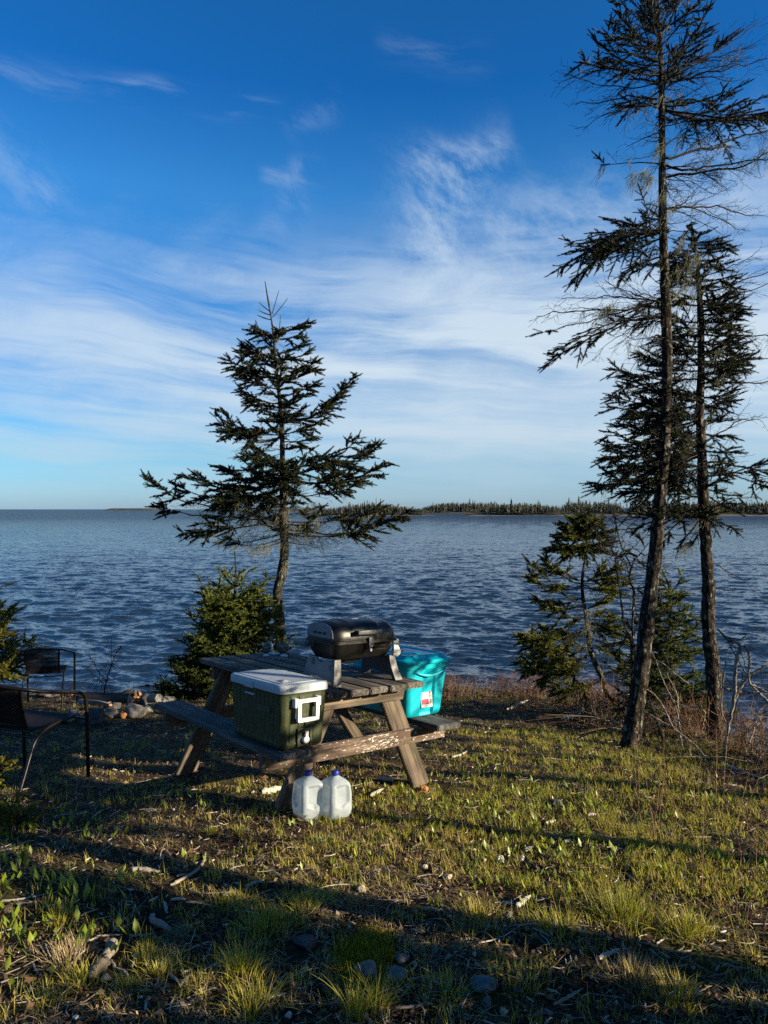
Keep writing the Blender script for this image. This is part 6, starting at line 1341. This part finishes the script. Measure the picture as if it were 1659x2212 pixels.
def cover():
    a = Acc(); C = scatter(10500, 2.0, 11.0, 1.15, gmask); clumps(a, C, 8, .020, .060, .014, np.clip(.36 + .9 * (fbm(C[:, 0] * 1.9, C[:, 1] * 1.9, 3) - .45), .03, .95), .0030)
    C = scatter(2600, 2.0, 10.5, 1.2, lambda x, y: gmask(x, y) * .7 + .1); clumps(a, C, 10, .03, .085, .02, np.clip(SR.normal(.62, .2, len(C)), 0, 1), .0026, (.1, .6))
    a.build('short_grass', M['grass'], None, kind='stuff')
    a = Acc(); C = scatter(16000, 2.0, 11, 1.2); n = len(C)
    ribbons(a, C + np.array([0, 0, .004]), SR.uniform(0, 6.28, n), SR.uniform(.006, .03, n), SR.uniform(1.5, 5, n), SR.uniform(.0018, .0042, n), np.clip(SR.normal(.45, .25, n), 0, 1), 3, .2)
    C = scatter(2600, 2.0, 10.5, 1.2, lambda x, y: .15 + .85 * (fbm(x * 1.3 + 40, y * 1.3, 3) > .54)); clumps(a, C, 9, .02, .055, .018, np.clip(SR.normal(.6, .2, len(C)), 0, 1), .0024, (.5, 1.8))
    a.build('dry_grass', M['straw'], None, kind='stuff')
    # fallen leaf and bark flakes
    a = Acc(); C = scatter(42000, 1.9, 11, 1.35); n = len(C); s = SR.uniform(.005, .016, n)[:, None] * np.where(SR.random(n) < .08, 1.8, 1)[:, None]
    u = nrm(SR.normal(0, 1, (n, 3)) * np.array([1, 1, .35])); w = nrm(np.cross(u, SR.normal(0, 1, (n, 3)) * np.array([.6, .6, 1])));  C = C + np.array([0, 0, .006]) + np.c_[np.zeros((n, 2)), SR.uniform(0, .012, n)]
    k = SR.uniform(.25, .7, n)[:, None]; up = np.array([0, 0, 1]) * s * SR.uniform(-.1, .5, (n, 1))
    V = np.stack([C - u * s, C - w * s * k + up, C + u * s, C + w * s * k + up], 1); a.add(V.reshape(-1, 3), np.arange(n * 4).reshape(-1, 4), None, np.repeat(np.clip(SR.beta(1.6, 2.2, n) + (SR.random(n) < .05) * .4, 0, 1), 4)); a.build('leaf_litter', M['litter'], None, kind='stuff')
    # twigs and pale chips
    a = Acc(); C = scatter(2600, 1.9, 10.5, 1.25); n = len(C); az = SR.uniform(0, 6.28, n); L = SR.uniform(.02, .13, n) * np.where(SR.random(n) < .1, 2, 1); t = np.linspace(-.5, .5, 5)
    bx = SR.normal(0, .12, n); d = np.stack([np.cos(az), np.sin(az)], -1); pr = np.stack([-np.sin(az), np.cos(az)], -1)
    XY = C[:, None, :2] + d[:, None] * (L[:, None] * t)[..., None] + pr[:, None] * (L[:, None] * bx[:, None] * (t ** 2 * 4 - .5))[..., None] + SR.normal(0, .002, (n, 5, 2)); Z = gz(XY[..., 0], XY[..., 1]) + .006 + SR.uniform(0, .012, (n, 1))
    tubes(a, np.concatenate([XY, Z[..., None]], -1), np.repeat(SR.uniform(.0010, .0030, n)[:, None], 5, 1), 4, np.clip(SR.beta(1.5, 1.6, n), 0, 1))
    C = scatter(1500, 1.9, 10, 1.3); n = len(C); az = SR.uniform(0, 6.28, n); L = SR.uniform(.010, .034, n); d = np.stack([np.cos(az), np.sin(az), SR.normal(0, .2, n)], -1)
    P = np.stack([C - d * L[:, None] / 2, C, C + d * L[:, None] / 2], 1) + np.array([0, 0, .010]); tubes(a, P, np.repeat(SR.uniform(.002, .0055, n)[:, None], 3, 1) * np.array([.5, 1, .4]), 5, np.clip(SR.normal(.85, .15, n), 0, 1)); a.build('twig_litter', M['dead'], None, kind='stuff')
    # gravel in the bare foreground soil
    a = Acc(); C = scatter(2600, 1.9, 4.6, 1.8, lambda x, y: np.clip((fbm(x * 1.6 + 20, y * 1.6, 3) - .38) * 6, .05, 1) * np.where(y < 3.0, 1, .35)); n = len(C)
    bm = bmesh.new(); bmesh.ops.create_icosphere(bm, subdivisions=1, radius=1); bm.verts.ensure_lookup_table(); Vi = np.array([v.co[:] for v in bm.verts]); Fi = np.array([[v.index for v in f.verts] for f in bm.faces]); bm.free()
    R = SR.uniform(.003, .010, (n, 1, 1)) * np.where(SR.random((n, 1, 1)) < .08, 1.8, 1); V = Vi[None] * (1 + SR.normal(0, .16, (n, len(Vi), 1))) * R * SR.uniform(.6, 1.2, (n, 1, 3)) + C[:, None] + np.array([0, 0, .003])
    a.add(V.reshape(-1, 3), None, (Fi[None] + (np.arange(n) * len(Vi))[:, None, None]).reshape(-1, 3), np.repeat(np.clip(SR.beta(1.5, 2.6, n) + .1, 0, 1), len(Vi)))
    a.build('gravel', m_tint('gravel_stones', [(0, (.03, .026, .022)), (.5, (.15, .125, .10)), (1, (.52, .46, .38))], .85), None, kind='stuff')
    # broad pointed leaves standing in drifts
    a = Acc()
    def drift(n, cx, cy, sx, sy, tint, l0=.022, l1=.052):
        x = SR.normal(cx, sx, n); y = SR.normal(cy, sy, n); m_ = fbm(x * 4, y * 4, 2) > .44; x, y = x[m_], y[m_]; n = len(x); O = np.stack([x, y, gz(x, y) + SR.uniform(.004, .022, n)], -1)
        az = SR.uniform(0, 6.28, n); L = SR.uniform(l0, l1, n); W = L * SR.uniform(.16, .26, n); ln = SR.uniform(.05, .75, n)
        up = nrm(np.stack([np.sin(az) * ln, np.cos(az) * ln, np.ones(n)], -1)); sd = np.stack([np.cos(az), -np.sin(az), 0 * az], -1); nr = np.cross(up, sd)
        b = O; q1 = O + up * (L * .45)[:, None]; tp = O + up * L[:, None] + nr * (L * .12)[:, None]; f = nr * (W * .35)[:, None]
        V = np.stack([b, q1 - sd * W[:, None] + f, q1, q1 + sd * W[:, None] + f, tp], 1); i = np.arange(n * 5).reshape(n, 5)
        a.add(V.reshape(-1, 3), None, np.concatenate([i[:, [0, 2, 1]], i[:, [0, 3, 2]], i[:, [1, 2, 4]], i[:, [2, 3, 4]]]), np.repeat(np.clip(SR.normal(tint, .22, n), 0, 1), 5))
    for dr in ((420, -1.45, 3.15, .22, .28, .55, .035, .075), (240, -1.75, 3.9, .3, .35, .5, .03, .06), (120, -1.15, 3.7, .3, .35, .45), (420, .85, 3.75, .35, .3, .6), (600, 1.55, 3.9, .4, .35, .65), (420, 1.2, 4.6, .6, .35, .5), (300, 2.2, 4.4, .4, .4, .45), (260, .55, 4.5, .35, .35, .5), (300, .9, 5.6, .5, .5, .55), (260, .2, 3.7, .5, .3, .4), (200, -.5, 4.2, .5, .3, .5), (380, 0.7, 6.6, .7, .7, .5), (260, 1.6, 6.6, .5, .6, .5), (200, -1.2, 4.7, .35, .2, .6, .02, .045)): drift(int(dr[0] * .62), *dr[1:])
    a.build('broad_leaf_plants', M['leaf'], None, kind='stuff')
    # dry brush along the bank
    a = Acc()
    def brush(n, x0, x1, off0, off1, h0, h1, tint, r=.0022, lean=.5, mask=None):
        x = SR.uniform(x0, x1, n); y = np.interp(x, EX, EY) + SR.uniform(off0, off1, n)
        if mask is not None: k = SR.random(n) < mask(x, y); x, y = x[k], y[k]; n = len(x)
        z = gz(x, y); H = SR.uniform(h0, h1, n); az = SR.uniform(0, 6.28, n); le = SR.random(n) ** 1.5 * lean * 1.6; t = np.linspace(0, 1, 5)
        P = np.stack([x, y, z - .02], -1)[:, None] + np.stack([np.cos(az)[:, None] * (H * le)[:, None] * t ** 1.3, np.sin(az)[:, None] * (H * le)[:, None] * t ** 1.3, H[:, None] * t * (1 - .25 * np.minimum(le, 1.5)[:, None] * t)], -1) + SR.normal(0, .012, (n, 5, 3)) * t[None, :, None]
        tn = np.clip(SR.normal(tint, .25, n), 0, 1); tubes(a, P, (SR.uniform(.5, 1.3, n) * r)[:, None] * np.linspace(1, .35, 5), 3, tn)
        for k in range(2):      # side twigs
            j = SR.integers(2, 4, n); b = P[np.arange(n), j]; d = nrm(SR.normal(0, 1, (n, 3)) + np.array([0, 0, .6])); l = H * SR.uniform(.15, .4, n)
            tubes(a, np.stack([b, b + d * l[:, None] * .5, b + d * l[:, None] + np.array([0, 0, .01])], 1), np.full((n, 3), r * .5), 3, tn)
    pm = lambda x, y: np.clip((fbm(x * 1.7 + 3, y * 1.7, 3) - .40) * 7, .08, 1)
    brush(3400, .5, 3.3, -1.5, .25, .10, .40, .38, .0026, mask=pm); brush(500, 1.9, 3.2, -1.2, .1, .15, .5, .35, mask=pm); brush(900, 1.2, 2.9, -2.6, -.8, .05, .20, .6, .0018, 1.2, mask=pm); brush(700, 1.9, 3.1, -2.6, -.9, .10, .34, .85, .0017, 2.4, mask=pm)
    brush(500, -5.5, .9, -.9, .2, .06, .24, .35, .002); brush(260, 2.3, 3.6, -1.9, -.2, .2, .55, .6, .003, .7); brush(500, 2.2, 3.4, -2.2, -.3, .08, .28, .65, .002, 1.6); brush(300, .6, 1.4, -.7, .0, .06, .22, .8, .0018, 1.2)
    x = SR.uniform(1.35, 2.6, 70); n = len(x); y = SR.uniform(2.9, 4.9, n)
    z = gz(x, y); H = SR.uniform(.18, .5, n); az = SR.uniform(0, 6.28, n); t = np.linspace(0, 1, 6); le = SR.uniform(.05, .45, n)
    P = np.stack([x, y, z - .01], -1)[:, None] + np.stack([np.cos(az)[:, None] * (H * le)[:, None] * t, np.sin(az)[:, None] * (H * le)[:, None] * t, H[:, None] * t], -1) + np.cumsum(SR.normal(0, .007, (n, 6, 3)), 1) * t[None, :, None]
    tubes(a, P, np.full((n, 6), .0022) * np.linspace(1, .4, 6), 4, SR.uniform(.3, .75, n))
    a.build('dry_brush', M['brush'], None, kind='stuff')
cover()

def tuft(px, py, n, h, spread, tint, lab, kind='grass', lean=(.2, 1.1), wd=.0030, group=None, dry=.25, grp=None):
    h *= .74; n = int(n * .8); p = hit(px, py); a = Acc(); O = np.c_[SR.normal(0, spread * .45, (n, 2)), np.zeros(n)]; O[:, 2] = gz(O[:, 0] + p[0], O[:, 1] + p[1]) - p[2] - .004
    az = np.arctan2(O[:, 0], O[:, 1]) + SR.normal(0, .7, n); H = SR.uniform(.45, 1.1, n) * h; tt = np.clip(SR.normal(tint, .13, n), 0, 1); tt = np.where(SR.random(n) < dry, tt * .3, tt)
    ribbons(a, O, az, H, SR.uniform(*lean, n) * (.3 + np.linalg.norm(O[:, :2], axis=1) / spread), SR.uniform(.7, 1.3, n) * wd, tt, 4, .3, np.c_[SR.normal(0, .3, (n, 3))])
    o = a.build('grass_tuft', M[kind], None, label=lab, cat='grass tuft'); o.location = p
GT = .75
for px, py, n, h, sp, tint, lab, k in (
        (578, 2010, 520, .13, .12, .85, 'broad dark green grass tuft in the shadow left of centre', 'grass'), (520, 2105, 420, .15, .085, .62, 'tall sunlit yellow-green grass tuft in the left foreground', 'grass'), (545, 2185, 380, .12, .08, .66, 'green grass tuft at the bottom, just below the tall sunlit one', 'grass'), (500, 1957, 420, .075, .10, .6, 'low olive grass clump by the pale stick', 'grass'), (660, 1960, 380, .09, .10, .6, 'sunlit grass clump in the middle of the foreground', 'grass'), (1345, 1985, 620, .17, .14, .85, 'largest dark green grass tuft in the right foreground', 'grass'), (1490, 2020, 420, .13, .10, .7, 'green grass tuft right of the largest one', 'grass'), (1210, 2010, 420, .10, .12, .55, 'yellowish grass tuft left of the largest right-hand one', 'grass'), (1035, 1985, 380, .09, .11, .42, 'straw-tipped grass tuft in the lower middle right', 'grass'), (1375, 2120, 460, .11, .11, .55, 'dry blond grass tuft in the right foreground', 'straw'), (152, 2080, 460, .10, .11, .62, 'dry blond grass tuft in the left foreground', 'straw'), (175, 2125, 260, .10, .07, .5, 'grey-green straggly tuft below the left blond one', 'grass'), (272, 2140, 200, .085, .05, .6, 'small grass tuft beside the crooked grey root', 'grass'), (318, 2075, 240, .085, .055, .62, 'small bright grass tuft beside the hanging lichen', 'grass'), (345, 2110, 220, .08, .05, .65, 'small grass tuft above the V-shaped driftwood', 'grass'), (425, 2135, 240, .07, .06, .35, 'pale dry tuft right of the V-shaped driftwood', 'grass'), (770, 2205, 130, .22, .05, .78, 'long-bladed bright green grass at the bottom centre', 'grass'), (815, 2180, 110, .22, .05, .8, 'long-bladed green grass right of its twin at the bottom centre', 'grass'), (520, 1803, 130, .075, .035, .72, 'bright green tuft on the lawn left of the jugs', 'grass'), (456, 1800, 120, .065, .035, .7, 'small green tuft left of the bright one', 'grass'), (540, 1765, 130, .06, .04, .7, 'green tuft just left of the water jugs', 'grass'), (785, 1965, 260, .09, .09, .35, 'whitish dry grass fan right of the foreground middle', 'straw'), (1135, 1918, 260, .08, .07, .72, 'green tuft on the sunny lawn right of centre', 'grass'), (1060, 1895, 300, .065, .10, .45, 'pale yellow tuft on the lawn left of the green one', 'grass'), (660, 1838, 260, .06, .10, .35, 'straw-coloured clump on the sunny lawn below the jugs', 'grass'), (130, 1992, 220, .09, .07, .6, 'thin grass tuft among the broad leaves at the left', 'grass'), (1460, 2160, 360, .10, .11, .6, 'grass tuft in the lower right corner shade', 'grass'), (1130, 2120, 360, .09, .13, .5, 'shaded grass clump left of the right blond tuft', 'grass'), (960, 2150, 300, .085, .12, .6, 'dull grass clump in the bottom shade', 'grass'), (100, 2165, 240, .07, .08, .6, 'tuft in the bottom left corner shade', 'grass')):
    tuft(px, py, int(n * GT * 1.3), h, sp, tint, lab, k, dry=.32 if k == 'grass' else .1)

def moss(px, py, w, h, lab, sd, n=2600, tint=.5):
    p = hit(px, py); s = p[1] / FP; rg = np.random.default_rng(sd); x = rg.normal(0, w * s * .30, n); y = rg.normal(0, h * s * 1.1, n); f = fbm(x * 18 + sd, y * 18, 3); k = f > .42; x, y, f = x[k], y[k], f[k]; n = len(x)
    z = gz(x + p[0], y + p[1]) - p[2]; a = Acc(); d = nrm(np.c_[rg.normal(0, .5, (n, 2)), np.ones(n)]); L = rg.uniform(.018, .046, n)
    needles(a, np.c_[x, y, z], d, L, 7, .006, .0022, .8, np.clip(rg.normal(tint, .2, n) + (f - .55) * 1.5, 0, 1), sd)
    o = a.build('moss_patch', M.setdefault('moss', m_tint('yellow_moss', [(0, (.10, .10, .005)), (.5, (.27, .24, .010)), (1, (.50, .40, .02))], .9, .2)), None, label=lab, cat='moss'); o.location = p
moss(752, 2088, 70, 40, 'yellow moss patch left of the lumpy light stone', 3, 2200, .4); moss(795, 2058, 90, 34, 'yellow moss patch above the lumpy light stone', 4, 2600, .55); moss(830, 2085, 40, 24, 'small yellow moss patch right of the lumpy light stone', 5, 900, .4)
def lichen_drop():
    p = hit(358, 2070); a = Acc(); rg = np.random.default_rng(8); n = 900; x = rg.normal(0, .022, n) + .02 * np.sin(np.linspace(0, 4, n)); y = rg.uniform(-.10, .16, n); o = np.c_[x, y, gz(x + p[0], y + p[1]) - p[2] + .008]
    d = nrm(rg.normal(0, 1, (n, 3)) + np.array([0, 0, .4])); k = np.linspace(0, 1, 4)[None, :, None]
    tubes(a, o[:, None] + d[:, None] * rg.uniform(.012, .035, (n, 1, 1)) * k + rg.normal(0, .003, (n, 4, 3)) * k, np.full((n, 4), .0010), 3, rg.random(n))
    a.build('fallen_lichen', M['lichen'], None, label='strip of pale green beard lichen fallen on the left foreground', cat='lichen').location = p
lichen_drop()
